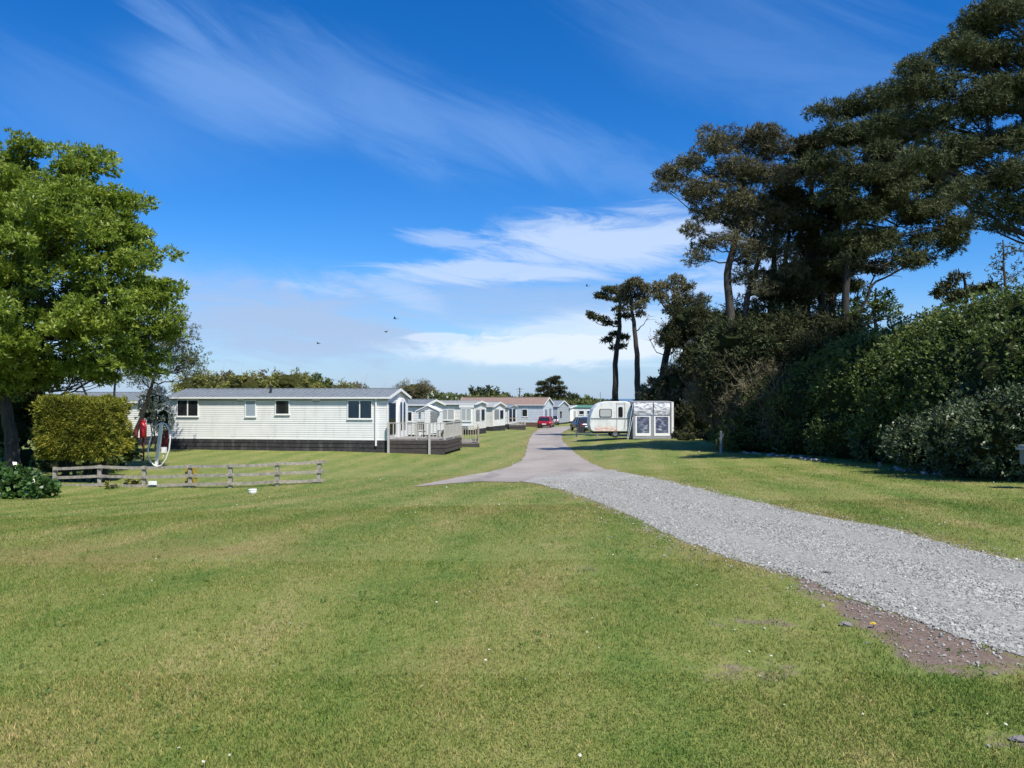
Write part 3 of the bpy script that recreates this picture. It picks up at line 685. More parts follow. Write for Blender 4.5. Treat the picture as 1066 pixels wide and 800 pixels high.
# daisies
def daisies():
    n = 1500; X, Y = fan(n, 3, 45, 1.0); cl = nz(X,Y,1.2,9)+nz(X,Y,.35,4)
    ok = (cl > .1) | (R.uniform(size=n) < .35); ok &= (X > -2) | (R.uniform(size=n) < .45); X, Y = X[ok], Y[ok]; dr, ba, _ = masks(X,Y); ok = (dr > .15)&(ba<.4); X, Y = X[ok], Y[ok]; n = len(X)
    m = MB(); z = GZ(X,Y)
    for x, y, zz in zip(X, Y, z):
        r = R.uniform(.004,.008)*(1+max(0,y-8)*.07); c = np.array([x,y,zz+.032]); t = R.normal(size=2)*.3
        ring = [c+np.array([math.cos(q)*r, math.sin(q)*r, (t[0]*math.cos(q)+t[1]*math.sin(q))*r]) for q in np.linspace(0,2*math.pi,8,endpoint=False)]
        m.raw(ring+[c+[0,0,.002]], [[j,(j+1)%8,8,8] for j in range(8)], 0, np.full(9,R.uniform()))
        m.raw([c+np.array([math.cos(q)*r*.35, math.sin(q)*r*.35, .004]) for q in (0,1.57,3.14,4.71)], [[0,1,2,3]], 1)
        m.bar((x,y,zz-.003), tuple(c), .002, mi=2)
    tag(m.build('daisies', [M['blossom'],M['yellow_petal'],M['ivy_leaf']]), 'tiny white daisies scattered over the short grass', 'flowers', kind='stuff')
daisies()
# sea and far hill
m = MB(); m.raw([(-9000,250,-24),(30000,250,-24),(30000,40000,-24),(-9000,40000,-24)], [[0,1,2,3]]); struct(m.build('sea', M['sea']))
def hill(name, pts, Y0, depth, back):
    """ridge line given as (px,row) pairs at distance Y0"""
    n = 90; pxs = np.linspace(pts[0][0], pts[-1][0], n); rows = np.interp(pxs, [p[0] for p in pts], [p[1] for p in pts])
    V = []; prof = [(0,-12),(.35,-6.0),(.7,-2.2),(1,0),(1.3,-2),(2.2,-14)]
    for a, r in zip(pxs, rows):
        top = W(a, r, Y0)
        for t, dz in prof:
            y = Y0-depth+depth*t; V.append((top.x*(y/Y0), y, top.z+dz + .6*noise.noise(Vector((a*.12,t*3,0)))))
    k = len(prof); F = [[i*k+j, (i+1)*k+j, (i+1)*k+j+1, i*k+j+1] for i in range(n-1) for j in range(k-1)]
    return struct(MB().raw(V,F).build(name, M['hill'], None, True))
hill('hill', [(240,412),(380,410),(430,408.5),(470,411.5),(500,414.5),(540,415.5),(600,416),(630,420),(650,427)], 330, 160, 0)

# ------------------------------------------------------------------ static caravans
def window(parent, x0, x1, z0, z1, y=0., style='dark', mull=(), side='front', X=0., fw=.055, sill=True, name='window'):
    """front: in the plane y, facing -y. right: in the plane x=X facing +x, x0/x1 are then y values"""
    def T(a, b):
        if side == 'front': return a, b
        f = lambda p: (X-p[1]+y, p[0], p[2]); return f(a), f(b)
    def bx(mb, a, b, mi=0): A, B = T(a, b); mb.box(A, B, mi)
    fr = MB(); d0, d1 = y-.05, y-.004
    bx(fr,(x0,d0,z0),(x0+fw,d1,z1)); bx(fr,(x1-fw,d0,z0),(x1,d1,z1)); bx(fr,(x0+fw,d0,z0),(x1-fw,d1,z0+fw)); bx(fr,(x0+fw,d0,z1-fw),(x1-fw,d1,z1))
    for mx in mull: xm = x0+(x1-x0)*mx; bx(fr,(xm-fw*.6,d0,z0+fw),(xm+fw*.6,d1,z1-fw))
    w = fr.build(name, M['white_trim'], parent)
    gm = {'dark':'glass_dark','blue':'glass_blue','net':'glass_net','curtain':'glass_clear'}[style]
    p = MB(); bx(p,(x0+fw,y-.034,z0+fw),(x1-fw,y-.028,z1-fw)); p.build('pane', M[gm], w)
    if style == 'curtain':
        c = MB(); n = 40; V = []
        spans = ((x0+fw, x0+(x1-x0)*.46), (x0+(x1-x0)*.54, x1-fw*1.6))
        for a, b in spans:
            V = []
            for i in range(n+1):
                t = i/n; xx = a+(b-a)*t; yy = y-.014+.008*math.sin(t*n*.9)
                for zz in (z0+fw, z1-fw): V.append(T((xx,yy,zz),(0,0,0))[0])
            c.raw(V, [[2*i,2*i+2,2*i+3,2*i+1] for i in range(n)])
        c.build('curtain', M['curtain'], w)
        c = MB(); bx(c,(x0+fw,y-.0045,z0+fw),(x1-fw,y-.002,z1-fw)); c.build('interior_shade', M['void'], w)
    if sill:
        s_ = MB(); bx(s_,(x0-.03,y-.075,z0-.035),(x1+.03,y-.004,z0-.002)); s_.build('sill', M['white_trim'], w)
    return w
def static_home(label, pl, pr, Wd, skirt, wall, rise, wallm='white_clad', roofm='roof_grey', skirtm='skirt', front=(), right=(), over=.14,
                rib=.33, clad=.125, group='static caravans on the park', pitch_off=.5, name='static_caravan', trimm='white_trim', porch=None, belt=True, back=.0, gutter=True):
    pl = Vector(pl); pr = Vector(pr); d = (pr-pl); L = math.hypot(d.x, d.y); yaw = math.atan2(d.y, d.x)
    z = pl.z; root = thing(name, label, 'static caravan', (pl.x,pl.y,z), yaw, group)
    h0 = skirt; h1 = skirt+wall; yr = Wd*pitch_off; zr = h1+rise
    b = MB(); 
    b.box((0.02,0.0,h0),(L-.02,Wd,h1))
    b.ng = []
    for x in (.02, L-.02):
        b.raw([(x,0,h1),(x,Wd,h1),(x,yr,zr-.02)], [[0,1,2,2]])
    n = int(wall/clad)
    for side in (0,1):                     # lapped boards on the front and on both ends
        for k in range(n):
            a0 = h0+k*wall/n; a1 = h0+(k+1)*wall/n
            if side == 0: b.raw([(0,-.024,a0),(L,-.024,a0),(L,-.007,a1),(0,-.007,a1),(0,-.006,a0),(L,-.006,a0)], [[0,1,2,3],[4,5,1,0]])
            else: 
                b.raw([(L+.0,0,a0),(L+.0,Wd,a0),(L-.015,Wd,a1),(L-.015,0,a1),(L-.018,0,a0),(L-.018,Wd,a0)], [[0,1,2,3],[0,4,5,1]])
                b.raw([(0,0,a0),(0,Wd,a0),(.015,Wd,a1),(.015,0,a1)], [[0,3,2,1]])
    b.build('wall', M[wallm], root)
    t = MB()
    for x,y in ((-.005,-.026),(L-.055,-.026)): t.box((x,y-.012,h0),(x+.06,y+.012,h1))
    if belt: t.box((.06,-.027,h0+wall*.38),(L-.06,-.006,h0+wall*.38+.03))
    t.box((-.0,-.03,h0-.05),(L,-.001,h0-.002))
    t.build('corner_trim', M[trimm], root)
    # skirting boards with gaps and a near-black block that paints the shade underneath
    s_ = MB(); v = MB()
    nb = 3
    for k in range(nb):
        a0 = skirt*k/nb; a1 = skirt*(k+1)/nb-.035
        s_.box((.0,-.01,a0-.25 if k==0 else a0),(L,.015,a1)); s_.box((L-.02,.02,a0-.25 if k==0 else a0),(L+.004,Wd,a1)); s_.box((0,.02,a0),(.02,Wd,a1))
    s_.build('skirting', M[skirtm], root)
    v.box((.06,.04,-.3),(L-.06,Wd-.04,h0-.03)); v.build('underbody', M['void'], root)
    r = MB(); e = over; 
    sl = rise/yr; zf = h1-.0-sl*e
    def slab(y0,z0,y1,z1,mi=0,th=.05):
        r.raw([(-e,y0,z0),(L+e,y0,z0),(L+e,y1,z1),(-e,y1,z1),(-e,y0,z0+th),(L+e,y0,z0+th),(L+e,y1,z1+th),(-e,y1,z1+th)],
              [[0,3,2,1],[4,5,6,7],[0,1,5,4],[1,2,6,5],[2,3,7,6],[3,0,4,7]], mi)
    slab(-e,zf,yr,zr); sl2 = rise/(Wd-yr); slab(yr,zr,Wd+e,h1-sl2*e)
    if rib:
        x = -e+.06
        while x < L+e: r.bar((x,-e,zf+.062),(x,yr,zr+.062),.05,.06); x += rib
        for q in np.arange(.12,.95,.12): r.bar((-e,-e+(yr+e)*q,zf+(zr-zf)*q+.056),(L+e,-e+(yr+e)*q,zf+(zr-zf)*q+.056),.03,.012)
    r.bar((-e-.01,yr,zr+.08),(L+e+.01,yr,zr+.08),.16,.04)
    rf = r.build('roof', M[roofm], root)
    for x in (-e-.02, L+e+.02):
        f = MB(); f.bar((x,-e-.02,zf-.01),(x,yr,zr-.01),.03,.15); f.bar((x,yr,zr-.01),(x,Wd+e,h1-sl2*e-.01),.03,.15)
        f.build('bargeboard', M[trimm], rf)
    if gutter:
        q = MB(); q.box((-e,-e-.09,zf-.05),(L+e,-e-.003,zf+.035)); q.build('gutter', M[trimm] if gutter != 'grey' else M['roof_grey'], rf)
    q = MB(); q.box((.0,-.06,h1-.2),(L,-.02,h1-.02)); q.build('soffit_board', M['grey_clad'], root)
    for w in front: window(root, *w[:4], y=-.02, style=w[4], mull=w[5] if len(w) > 5 else ())
    for w in right: window(root, *w[:4], y=-.012, style=w[4], mull=w[5] if len(w) > 5 else (), side='right', X=L, name=w[6] if len(w) > 6 else 'window')
    root['len'] = L
    return root, L, yaw
def gp(px, Y, z=None):
    p = W(px, 420, Y); return Vector((p.x, p.y, gz(p.x,p.y) if z is None else z))

# the long static behind the rail fence
pl = gp(176, 46.1, -1.47); pr = gp(404, 44.0, -1.47)
Lm = math.hypot(pr.x-pl.x, pr.y-pl.y)
def fx(px): return (px-176)/(404-176)*Lm*1.0
H1, L1, yaw1 = static_home('long white static caravan with grey ribbed roof and dark slatted skirting behind the rail fence', pl, pr, 4.0, .72, 2.42, .46,
    front=[(fx(185),fx(208.5),1.98,3.02,'dark',(.5,)), (fx(258),fx(269.5),1.98,2.98,'blue'), (fx(289.5),fx(304.5),2.12,2.98,'dark'), (fx(363.5),fx(388.5),1.88,2.98,'curtain',(.5,))],
    right=[(.12,1.45,.95,2.85,'dark',(.5,),'patio_door')], gutter=True)
d = MB(); x = fx(392.5); d.box((x-.04,-.12,.35),(x+.045,-.035,3.1)); d.build('downpipe', M['white_trim'], H1)
for a, b in ((328,336),(250,257)):
    v = MB(); v.box((fx(a),-.09,2.93),(fx(b),-.02,3.03)); v.build('wall_vent', M['white_plastic'], H1)
    v = MB(); v.box((fx(a)+.02,-.10,2.90),(fx(b)-.02,-.03,2.925)); v.build('vent_slot', M['dark_plastic'], H1)
# flue on the roof
v = MB(); v.cyl((fx(277),.9,3.3),(fx(277),.9,3.78),.07); v.cyl((fx(277),.9,3.78),(fx(277),.9,3.86),.11); v.build('flue', M['dark_plastic'], H1)
v = MB(); v.tube([(fx(335),2,3.6),(fx(335),2,4.3)], [.012,.012], 6); v.bar((fx(335)-.25,2,4.2),(fx(335)+.25,2,4.2),.015); v.build('aerial', M['galv'], H1)
# arched glazed bay at the gable end
def arch(y0, y1, z0, z1, n=12):
    c = (y0+y1)/2; r = (y1-y0)/2; return [(y0,z0),(y1,z0)]+[(c+r*math.cos(t), z1-r+r*math.sin(t)) for t in np.linspace(0,math.pi,n)]
v = MB(); P = arch(1.62,3.35,.75,3.12); n = len(P)
v.raw([(L1+.12,a,b) for a,b in P]+[(L1-.02,a,b) for a,b in P], [[j,(j+1)%n,n+(j+1)%n,n+j] for j in range(n)]); v.ng = [(list(range(n)),0)]
bay = v.build('arched_bay', M['white_trim'], H1)
for a, b in ((1.95,2.32),(2.62,2.99)):
    v = MB(); P = arch(a,b,1.15,2.86); n = len(P); v.raw([(L1+.132,p,q) for p,q in P]+[(L1+.115,p,q) for p,q in P], [[j,(j+1)%n,n+(j+1)%n,n+j] for j in range(n)]); v.ng = [(list(range(n)),0)]
    v.build('window', M['glass_dark'], bay)

# decks with railings
def deck(label, o, yaw, Lx, Ly, hz, rail=.95, post_front=(), railm='deck_pale', woodm='deck_wood', skirtm='deck_dark', gap=.20, group='timber decks beside the static caravans', sides='frb', tall=0, pw=.045):
    root = thing('deck', label, 'deck', o, yaw, group)
    v = MB()
    y = 0
    while y < Ly-.02: v.box((0,y,hz-.04),(Lx,min(y+.13,Ly),hz)); y += .14
    v.build('floor', M[woodm], root)
    v = MB(); nb = max(1,int(hz/.2))
    for k in range(nb):
        a0 = hz-.05-(k+1)*(hz-.05)/nb+.03; a1 = hz-.05-k*(hz-.05)/nb
        v.box((0,-.03,a0-(.2 if k==nb-1 else 0)),(Lx,.0-.002,a1)); v.box((Lx+.002,-.03,a0),(Lx+.03,Ly,a1))
    v.build('skirting', M[skirtm], root)
    v = MB(); v.box((.05,.05,-.2),(Lx-.05,Ly-.05,hz-.06)); v.build('frame', M['void'], root)  # near-black fill block; the shade below the boards is put into its colour
    pk = None
    def run(p, q):
        nonlocal pk
        p = Vector(p); q = Vector(q); L = (q-p).length; d = (q-p)/L
        r = MB(); r.bar((p.x,p.y,hz+rail),(q.x,q.y,hz+rail),.08,.045); r.build('handrail', M[railm], root)
        r = MB(); r.bar((p.x,p.y,hz+.12),(q.x,q.y,hz+.12),.05,.05); r.build('bottom_rail', M[railm], root)
        k = int(L/gap)
        for i in range(1,k):
            c = p+d*(L*i/k)
            if pk is None:
                b = MB(); b.box((-pw/2,-.018,.147),(pw/2,.018,rail-.025)); pk = b.build('picket', M[railm], root); pk.location = (c.x,c.y,hz)
                pk.rotation_euler = (0,0,math.atan2(d.y,d.x))
            else:
                o2 = pk.copy(); COL.objects.link(o2); o2.parent = root; o2.location = (c.x,c.y,hz); o2.rotation_euler = (0,0,math.atan2(d.y,d.x))
    if 'f' in sides: run((0.06,0.03,0),(Lx-.06,0.03,0))
    if 'r' in sides: run((Lx-.03,.06,0),(Lx-.03,Ly-.06,0))
    if 'b' in sides: run((.06,Ly-.03,0),(Lx-.06,Ly-.03,0))
    for x in post_front:
        b = MB(); b.box((x-.055,-.14,-.2),(x+.055,-.035,hz+rail+tall)); b.build('post', M[railm], root)
    for x,y in ((Lx*.5,.03),(Lx-.03,.03),(Lx-.03,Ly-.03),(Lx-.03,Ly*.5)):
        b = MB(); b.box((x-.045,y-.045,hz),(x+.045,y+.045,hz+rail+.06)); b.build('post', M[railm], root)
    return root
o = pr + Vector((.06*math.cos(yaw1), .06*math.sin(yaw1), 0)); o = Vector((o.x-.0, o.y-.15, -1.47))
deck('raised dark-boarded deck with pale pickets joined to the long white static by the rail fence', o, yaw1, 3.3, 4.2, .72, post_front=(.02,2.42), sides='fr', tall=.03)

# second row
H2, L2, _ = static_home('small grey-roofed static caravan with a dark window, just beyond the picket deck', gp(375,57.5,-1.6), gp(443,56,-1.6), 3.4, .6, 2.15, .32, roofm='roof_grey',
    front=[(2.6,4.25,1.5,2.25,'dark',(.5,))], right=[(.9,2.5,1.4,2.3,'net',(.5,))], rib=.33)
pc = thing('porch', 'little white pedimented porch rail in front of the small grey-roofed static', 'porch', gp(437,52.5,-1.6), math.radians(-14))
v = MB(); 
for x in (0,1.35): v.box((x-.06,-.06,-.1),(x+.06,.06,2.35))
v.build('post', M['white_trim'], pc)
v = MB(); v.bar((-.2,0,2.32),(.68,0,2.72),.7,.06); v.bar((.68,0,2.72),(1.56,0,2.32),.7,.06); v.build('roof', M['white_trim'], pc)
v = MB(); v.bar((-.15,-.3,2.3),(.68,-.3,2.62),.03,.2); v.bar((.68,-.3,2.62),(1.5,-.3,2.3),.03,.2); v.build('pediment', M['grey_clad'], pc)
v = MB(); v.bar((.02,0,1.5),(1.33,0,1.5),.05,.05); v.bar((.02,0,.75),(1.33,0,.75),.05,.05); v.bar((.68,0,.75),(.68,0,1.5),.05); v.build('rail', M['white_trim'], pc)
deck('low tan picket deck on the grass to the right of the raised dark deck', gp(463,50.5,-1.62), math.radians(3), 2.25, 5.2, .28, railm='deck_tan', woodm='deck_wood', sides='fr', gap=.16, rail=1.0)
# outdoor chair set on the deck
def garden_chair(loc, yaw, label, group):
    r = thing('garden_chair', label, 'chair', loc, yaw, group)
    v = MB(); v.box((-.25,-.25,.40),(.25,.25,.44)); v.build('seat', M['deck_dark'], r)
    v = MB(); 
    for k in range(5): v.box((-.24+.1*k,.23,.5),(-.18+.1*k,.26,.95))
    v.box((-.25,.225,.92),(.25,.265,.98)); v.build('backrest', M['deck_dark'], r)
    for sx in (-.22,.22):
        for sy in (-.22,.24):
            v = MB(); v.box((sx-.02,sy-.02,0),(sx+.02,sy+.02,.4 if sy<0 else .96)); v.build('leg', M['deck_dark'], r)
    return r
cy, sy = math.cos(yaw1), math.sin(yaw1)
def ondeck(x, y): return (o.x+x*cy-y*sy, o.y+x*sy+y*cy, -1.47+.72)
garden_chair(ondeck(1.5,1.5), .4, 'dark slatted garden chair behind the pickets of the raised deck, nearer the static', 'garden chairs on the raised deck')
garden_chair(ondeck(2.6,2.4), -.9, 'dark slatted garden chair behind the pickets of the raised deck, at its outer end', 'garden chairs on the raised deck')

static_home('cream static caravan with a pale flat-looking roof and a bay window, beyond the tan deck', gp(425,71.5,-1.75), gp(494,70,-1.75), 4.0, .55, 2.3, .22, wallm='cream_clad', roofm='roof_pale',
    front=[(3.2,4.5,1.35,2.35,'net',(.5,))], right=[(.5,1.7,1.25,2.35,'net',(.5,)),(2.3,3.4,1.25,2.35,'dark')], rib=.45)
by = thing('bay_window', 'projecting white bay window with net blinds on the cream static', 'bay window', gp(480,69.6,-1.2), math.radians(-13))
v = MB(); v.box((0,-.35,.35),(1.15,0,2.0)); v.box((-.06,-.42,1.98),(1.21,0,2.2)); v.build('surround', M['white_trim'], by)
window(by, .08, 1.07, .75, 1.9, y=-.352, style='net', mull=(.5,)); v = MB(); v.box((-.03,-.40,.28),(1.18,0,.35)); v.build('sill', M['grey_clad'], by)
static_home('white static caravan with a low gabled end and wide window, second beyond the tan deck', gp(472,83,-1.85), gp(513,81.5,-1.85), 3.9, .5, 2.1, .42, wallm='cream_clad', trimm='cream_clad', roofm='roof_pale',
    front=[(1.5,3.1,1.3,2.3,'net',(.5,))], right=[(.5,1.9,1.2,2.3,'net',(.5,)),(2.2,3.3,1.2,2.2,'dark')], rib=0)
static_home('small white static caravan with an open dark veranda end, left of the brown-roofed bungalow', gp(500,93,-1.95), gp(529,92,-1.95), 3.6, .5, 2.0, .25, wallm='cream_clad', roofm='roof_grey', trimm='grey_clad',
    front=[(1.2,2.9,1.2,2.3,'dark',(.33,.66))], right=[(.4,1.6,.7,2.3,'dark',(.5,)),(1.9,3.1,.7,2.3,'dark',(.5,))], rib=0)
deck('small white-railed veranda deck in front of the brown-roofed bungalow', gp(530,89.5,-2.0), math.radians(0), 1.9, 2.6, .5, railm='deck_pale', sides='fr', gap=.3, rail=.8, pw=.07)
static_home('long pale bungalow with brown tiled roof and brown plinth at the lane end', gp(476,107.5,-2.35), gp(566,104,-2.35), 5.5, .75, 2.35, .95, wallm='blue_clad', roofm='roof_brown', skirtm='skirt_brown',
    front=[(7.6,8.35,1.45,2.5,'dark'),(9.4,10.2,1.45,2.5,'dark')], right=[(.8,2.0,1.3,2.5,'net',(.5,)),(3.2,4.4,.9,2.6,'net')], name='bungalow', rib=0, group='far homes', clad=.3, belt=False)
static_home('grey-boarded lodge with a glazed door behind the red car', gp(563,123,-2.6), gp(581,122,-2.6), 6, .3, 2.7, .8, wallm='grey_clad', roofm='roof_grey', front=[(.5,1.5,.5,2.3,'net',(.5,))], right=[(1,2,1,2.2,'dark')], name='lodge', rib=0, group='far homes', clad=.25)
static_home('plain white static at the far lane end, between grey lodge and green-edged static', gp(584,131,-2.75), gp(593.5,130,-2.75), 3.6, .5, 2.25, .35, wallm='white_clad', roofm='roof_pale', front=[(.3,1.2,1.3,2.3,'net')], rib=0, group='far homes')
static_home('white static with green roof edge at the lane end, left of the touring caravan', gp(595.5,131,-2.75), gp(617,130,-2.75), 3.6, .5, 2.3, .35, wallm='white_clad', roofm='roof_green', front=[(.2,.7,.9,2.3,'net'),(1.2,2.1,1.6,2.3,'dark'),(2.6,3.3,1.6,2.3,'dark')], rib=0, group='far homes', gutter=False)
# the static half hidden behind the hedge on the left
static_home('beige static caravan with a slate-grey roof showing over the clipped hedge', gp(60,51,-1.5), gp(146,50,-1.5), 3.8, .6, 2.3, .55, wallm='cream_clad', roofm='roof_grey', front=[(1.0,2.4,1.5,2.5,'net',(.5,)),(3.4,4.4,1.5,2.5,'dark')], right=[(.6,1.8,1.4,2.5,'dark',(.5,))])

# ------------------------------------------------------------------ rail fence
FP = [(57,487.5,513),(104,485.5,512),(150,486.5,513.5),(198,485,511.5),(240,484.5,511),(289,482.5,509),(331.5,480.5,508)]
FY = [28.5,28.2,28.0,27.8,27.6,27.6,28.0]
fb = W(57,513,28.5); fence = thing('rail_fence', 'weathered three-rail timber fence in front of the long white static caravan', 'fence', (fb.x,fb.y,fb.z))
tops = []
for (px, t, b), Y in zip(FP, FY):
    P = W(px, t, Y); B = W(px, b, Y); tops.append((P, B)); wd = .055
    v = MB(); lean = R.normal()*.02
    v.bar((B.x,Y,gz(B.x,Y)-.25),(B.x+lean,Y,P.z+.04),.13,.10, up=(0,1,0)); v.build('post', M['fence_wood'], fence, origin=fb)
def rail(p, q):
    v = MB(); pts = [p.lerp(q, t)+Vector((0,0,R.normal()*.004-.012*math.sin(math.pi*t))) for t in (0,.25,.5,.75,1)]
    for a, b in zip(pts, pts[1:]): v.bar(tuple(a), tuple(b), .04, .10)
    v.build('rail', M['fence_wood'], fence, origin=fb)
for i in range(len(tops)-1):
    (Pa,Ba),(Pb,Bb) = tops[i], tops[i+1]
    for k, fr in enumerate((.02,.38,.72)):
        off = Vector((0,-.075 - .0*k,0)); rail(Pa.lerp(Ba, fr)+off+Vector((.003*i,0,0)), Pb.lerp(Bb, fr)+off)
(Pa,Ba) = tops[-1]
for fr, ex in ((.02,.30),(.38,.25),(.72,.25)): q = Pa.lerp(Ba, fr)+Vector((0,-.075,0)); rail(q, q+Vector((ex,.02,.02)))
# boards and plaque hung on the fence
def board(px, r0, r1, w, Y, label, m1, m2):
    a = W(px, (r0+r1)/2, Y); h = (r1-r0)*Y/800
    r = thing('fence_board', label, 'board', a, 0, 'yellow boards fixed to the fence')
    v = MB(); v.box((-w/2,-.012,-h/2),(w/2,.012,h/2)); v.build('panel', M[m1], r)
    v = MB(); v.box((-w/2+.02,-.019,-h/2+.01),(w/2-.02,-.0135,-h*.18)); v.build('yellow_strip', M[m2], r); return r
board(199, 486, 496, .44, 27.92, 'small olive and yellow board behind the fourth fence post, the upper one', 'olive_board', 'yellow')
board(199, 498, 506, .44, 27.92, 'small olive and yellow board behind the fourth fence post, the lower one', 'olive_board', 'yellow')
a = W(159,503,27.9-.12); v = MB(); v.box((-.15,-.012,-.07),(.15,.0,.07)); p_ = v.build('notice_plate', M['white_plastic']); p_.location = a; tag(p_, 'small blank white plate on the bottom fence rail right of the third post', 'sign')
a = G(263,514); v = MB(); v.tube([(0,0,0),(0,0,.05),(0,0,.12)],[.11,.13,.12],10); v.tube([(0,0,.12),(0,0,.14)],[.135,.12],10); p_ = v.build('white_cap', M['white_plastic']); p_.location = a; tag(p_, 'low white plastic cap on the ground in front of the rail fence', 'cap')
# standpipe with looped hose
b = W(162,485.5,36.0); b.z = gz(b.x,b.y); sp_ = thing('hose_post', 'leaning white post with a big loop of white hose, near the static\'s left end', 'hose post', b)
tp = W(168.2,441.5,36.0)-b
v = MB(); v.bar((0,0,-.2),tuple(tp),.13,.13, up=(0,1,0)); v.build('post', M['white_trim'], sp_)
pts = [W(x,y,35.85)-b for x,y in ((167,441),(163.5,442.5),(160,448),(156.5,457),(154.5,467),(154.3,474),(156,480),(160,484.5),(163,486),(168,484.5),(173,478),(176.5,468),(177.5,457),(176,448),(172.5,441.8),(168.5,440.4),(167,441))]
v = MB(); v.tube([tuple(p+Vector((0,.04*math.sin(i),0))) for i,p in enumerate(pts)], [.033]*len(pts), 6); v.build('hose', M['hose'], sp_, True)
v = MB(); q = W(171,468,36)-b; v.box((q.x-.12,-.1,q.z-.16),(q.x+.1,.06,q.z+.1)); v.tube([(q.x,0,q.z-.15),(q.x-.06,-.05,q.z-.42)],[.03,.02],6); v.build('tap_box', M['white_plastic'], sp_)
v = MB(); a = gp(171.5,44.5); v.box((-.22,-.03,0),(.22,.03,1.5)); v.box((-.26,-.05,1.5),(.26,.05,1.56)); v.box((-.18,-.045,.9),(.18,-.032,1.4)); p_ = v.build('dark_red_gate_panel', M['red_dark']); p_.location = a; tag(p_, 'dark red upright panel behind the hose loop at the static\'s corner', 'panel')
# red fire point
a = W(149,458,39); a.z = gz(a.x,a.y); f_ = thing('fire_point', 'bright red fire point with extinguisher beside the clipped hedge', 'fire point', a)
v = MB(); zt = W(149,438.5,39).z-a.z; v.box((-.03,.05,-.1),(.03,.1,zt-.1)); v.build('post', M['red_dark'], f_)
v = MB(); v.tube([(0,0,zt-.85),(0,0,zt-.82),(0,0,zt-.3),(0,0,zt-.18),(0,0,zt-.08)],[.1,.16,.17,.12,.05],12); v.build('extinguisher', M['red'], f_, True)
v = MB(); v.box((-.16,-.06,zt-.1),(.12,.05,zt)); v.box((-.05,-.08,zt),(.05,.04,zt+.08)); v.build('head', M['red'], f_)
v = MB(); v.tube([(-.1,-.05,zt-.1),(-.3,-.05,zt-.35),(-.36,-.05,zt-.7),(-.2,-.05,zt-.95)],[.035]*4,6); v.build('hose', M['red'], f_, True)

# ------------------------------------------------------------------ touring caravan and its awning
Yc = 57.5; cb_ = W(613.6,456,Yc); ce = W(657.5,456,Yc); Lc = ce.x-cb_.x; s0 = Yc/800
cv = thing('touring_caravan', 'old white touring caravan with rounded front and orange streaks low on its side', 'caravan', (cb_.x,Yc,cb_.z))
def Z_(row): return (456-row)*s0
prof = [(.0,Z_(443)),(.02,Z_(438)),(.10,Z_(432)),(.28,Z_(426.5)),(.55,Z_(422)),(.9,Z_(419.3)),(1.35,Z_(418.2)),(Lc-.4,Z_(418.0)),(Lc-.12,Z_(419.4)),(Lc-.02,Z_(423)),(Lc,Z_(430)),(Lc-.02,Z_(447.5)),(Lc-.1,Z_(449.5)),(.28,Z_(449.5)),(.1,Z_(448))]
v = MB(); n = len(prof); cx_ = Lc/2; cz_ = 1.5
def sc(k): return [((x-cx_)*k+cx_, (z-cz_)*k+cz_) for x,z in prof]
rings = [(0.0,.965),(.035,.99),(.10,1.0),(2.0,1.0),(2.07,.99),(2.1,.965)]
V = [(x,y,z) for y,k in rings for x,z in sc(k)]
v.raw(V, [[i*n+j, i*n+(j+1)%n, (i+1)*n+(j+1)%n, (i+1)*n+j] for i in range(len(rings)-1) for j in range(n)])
v.ng = [(list(range(n))[::-1],0), ([(len(rings)-1)*n+j for j in range(n)],0)]
v.build('body', M['caravan'], cv)
v = MB(); zb = Z_(436.3); v.box((.12,-.03,zb),(Lc-.03,-.002,zb+.07)); v.build('belt_moulding', M['galv'], cv)
def rwin(x0,x1,z0,z1,nm,tap=.06):
    P = [(x0+tap,z0),(x1-tap,z0),(x1,z0+.08),(x1-.01,z1-.06),(x1-.07,z1),(x0+.07,z1),(x0,z1-.06),(x0,z0+.1)]
    v = MB(); v.prism(P,-.028,.01); f = v.build(nm, M['dark_plastic'], cv)
    c = ((x0+x1)/2,(z0+z1)/2); Q = [((a-c[0])*.88+c[0],(b-c[1])*.86+c[1]) for a,b in P]
    v = MB(); v.prism(Q,-.036,-.0285); v.build('pane', M['glass_net'] if nm == 'front_window' else M['glass_dark'], f)
k = s0
rwin((624-613.6)*k,(637-613.6)*k,Z_(434.6),Z_(426),'front_window'); rwin((643.8-613.6)*k,(648.4-613.6)*k,Z_(434.4),Z_(423.8),'rear_window',.02)
v = MB(); v.box(((641.8-613.6)*k,-.012,Z_(448)),((642.3-613.6)*k,.0-.001,Z_(420))); v.box(((650.2-613.6)*k,-.012,Z_(448)),((650.7-613.6)*k,-.001,Z_(420))); v.box(((642.3-613.6)*k,-.012,Z_(421)),((650.2-613.6)*k,-.001,Z_(420.5))); v.build('door_edge', M['canvas_grey'], cv)
v = MB(); v.box((.25,.15,Z_(451.5)),(Lc-.15,2.0,Z_(449.6))); v.build('underbody', M['dark_plastic'], cv)
v = MB(); v.bar((.3,.5,Z_(451)),(-.95,1.05,Z_(451.6)),.08); v.bar((.3,1.6,Z_(451)),(-.95,1.05,Z_(451.6)),.08); v.build('drawbar', M['galv'], cv)
v = MB(); v.cyl((-.9,1.05,.02),(-.9,1.05,Z_(448)),.035); v.cyl((-.9,.98,.09),(-.9,1.12,.09),.09); v.build('jockey_wheel', M['galv'], cv)
v = MB(); v.box((-.75,.7,Z_(451)),(-.25,1.4,Z_(445))); v.build('gas_locker', M['dark_plastic'], cv)
for yy in (.12,1.78):
    v = MB(); v.cyl((1.95,yy,.32),(1.95,yy+.19,.32),.32,20); w_ = v.build('wheel', M['tyre'], cv); v = MB(); v.cyl((1.95,yy-.01,.32),(1.95,yy+.2,.32),.18,16); v.build('rim', M['rim'], w_)
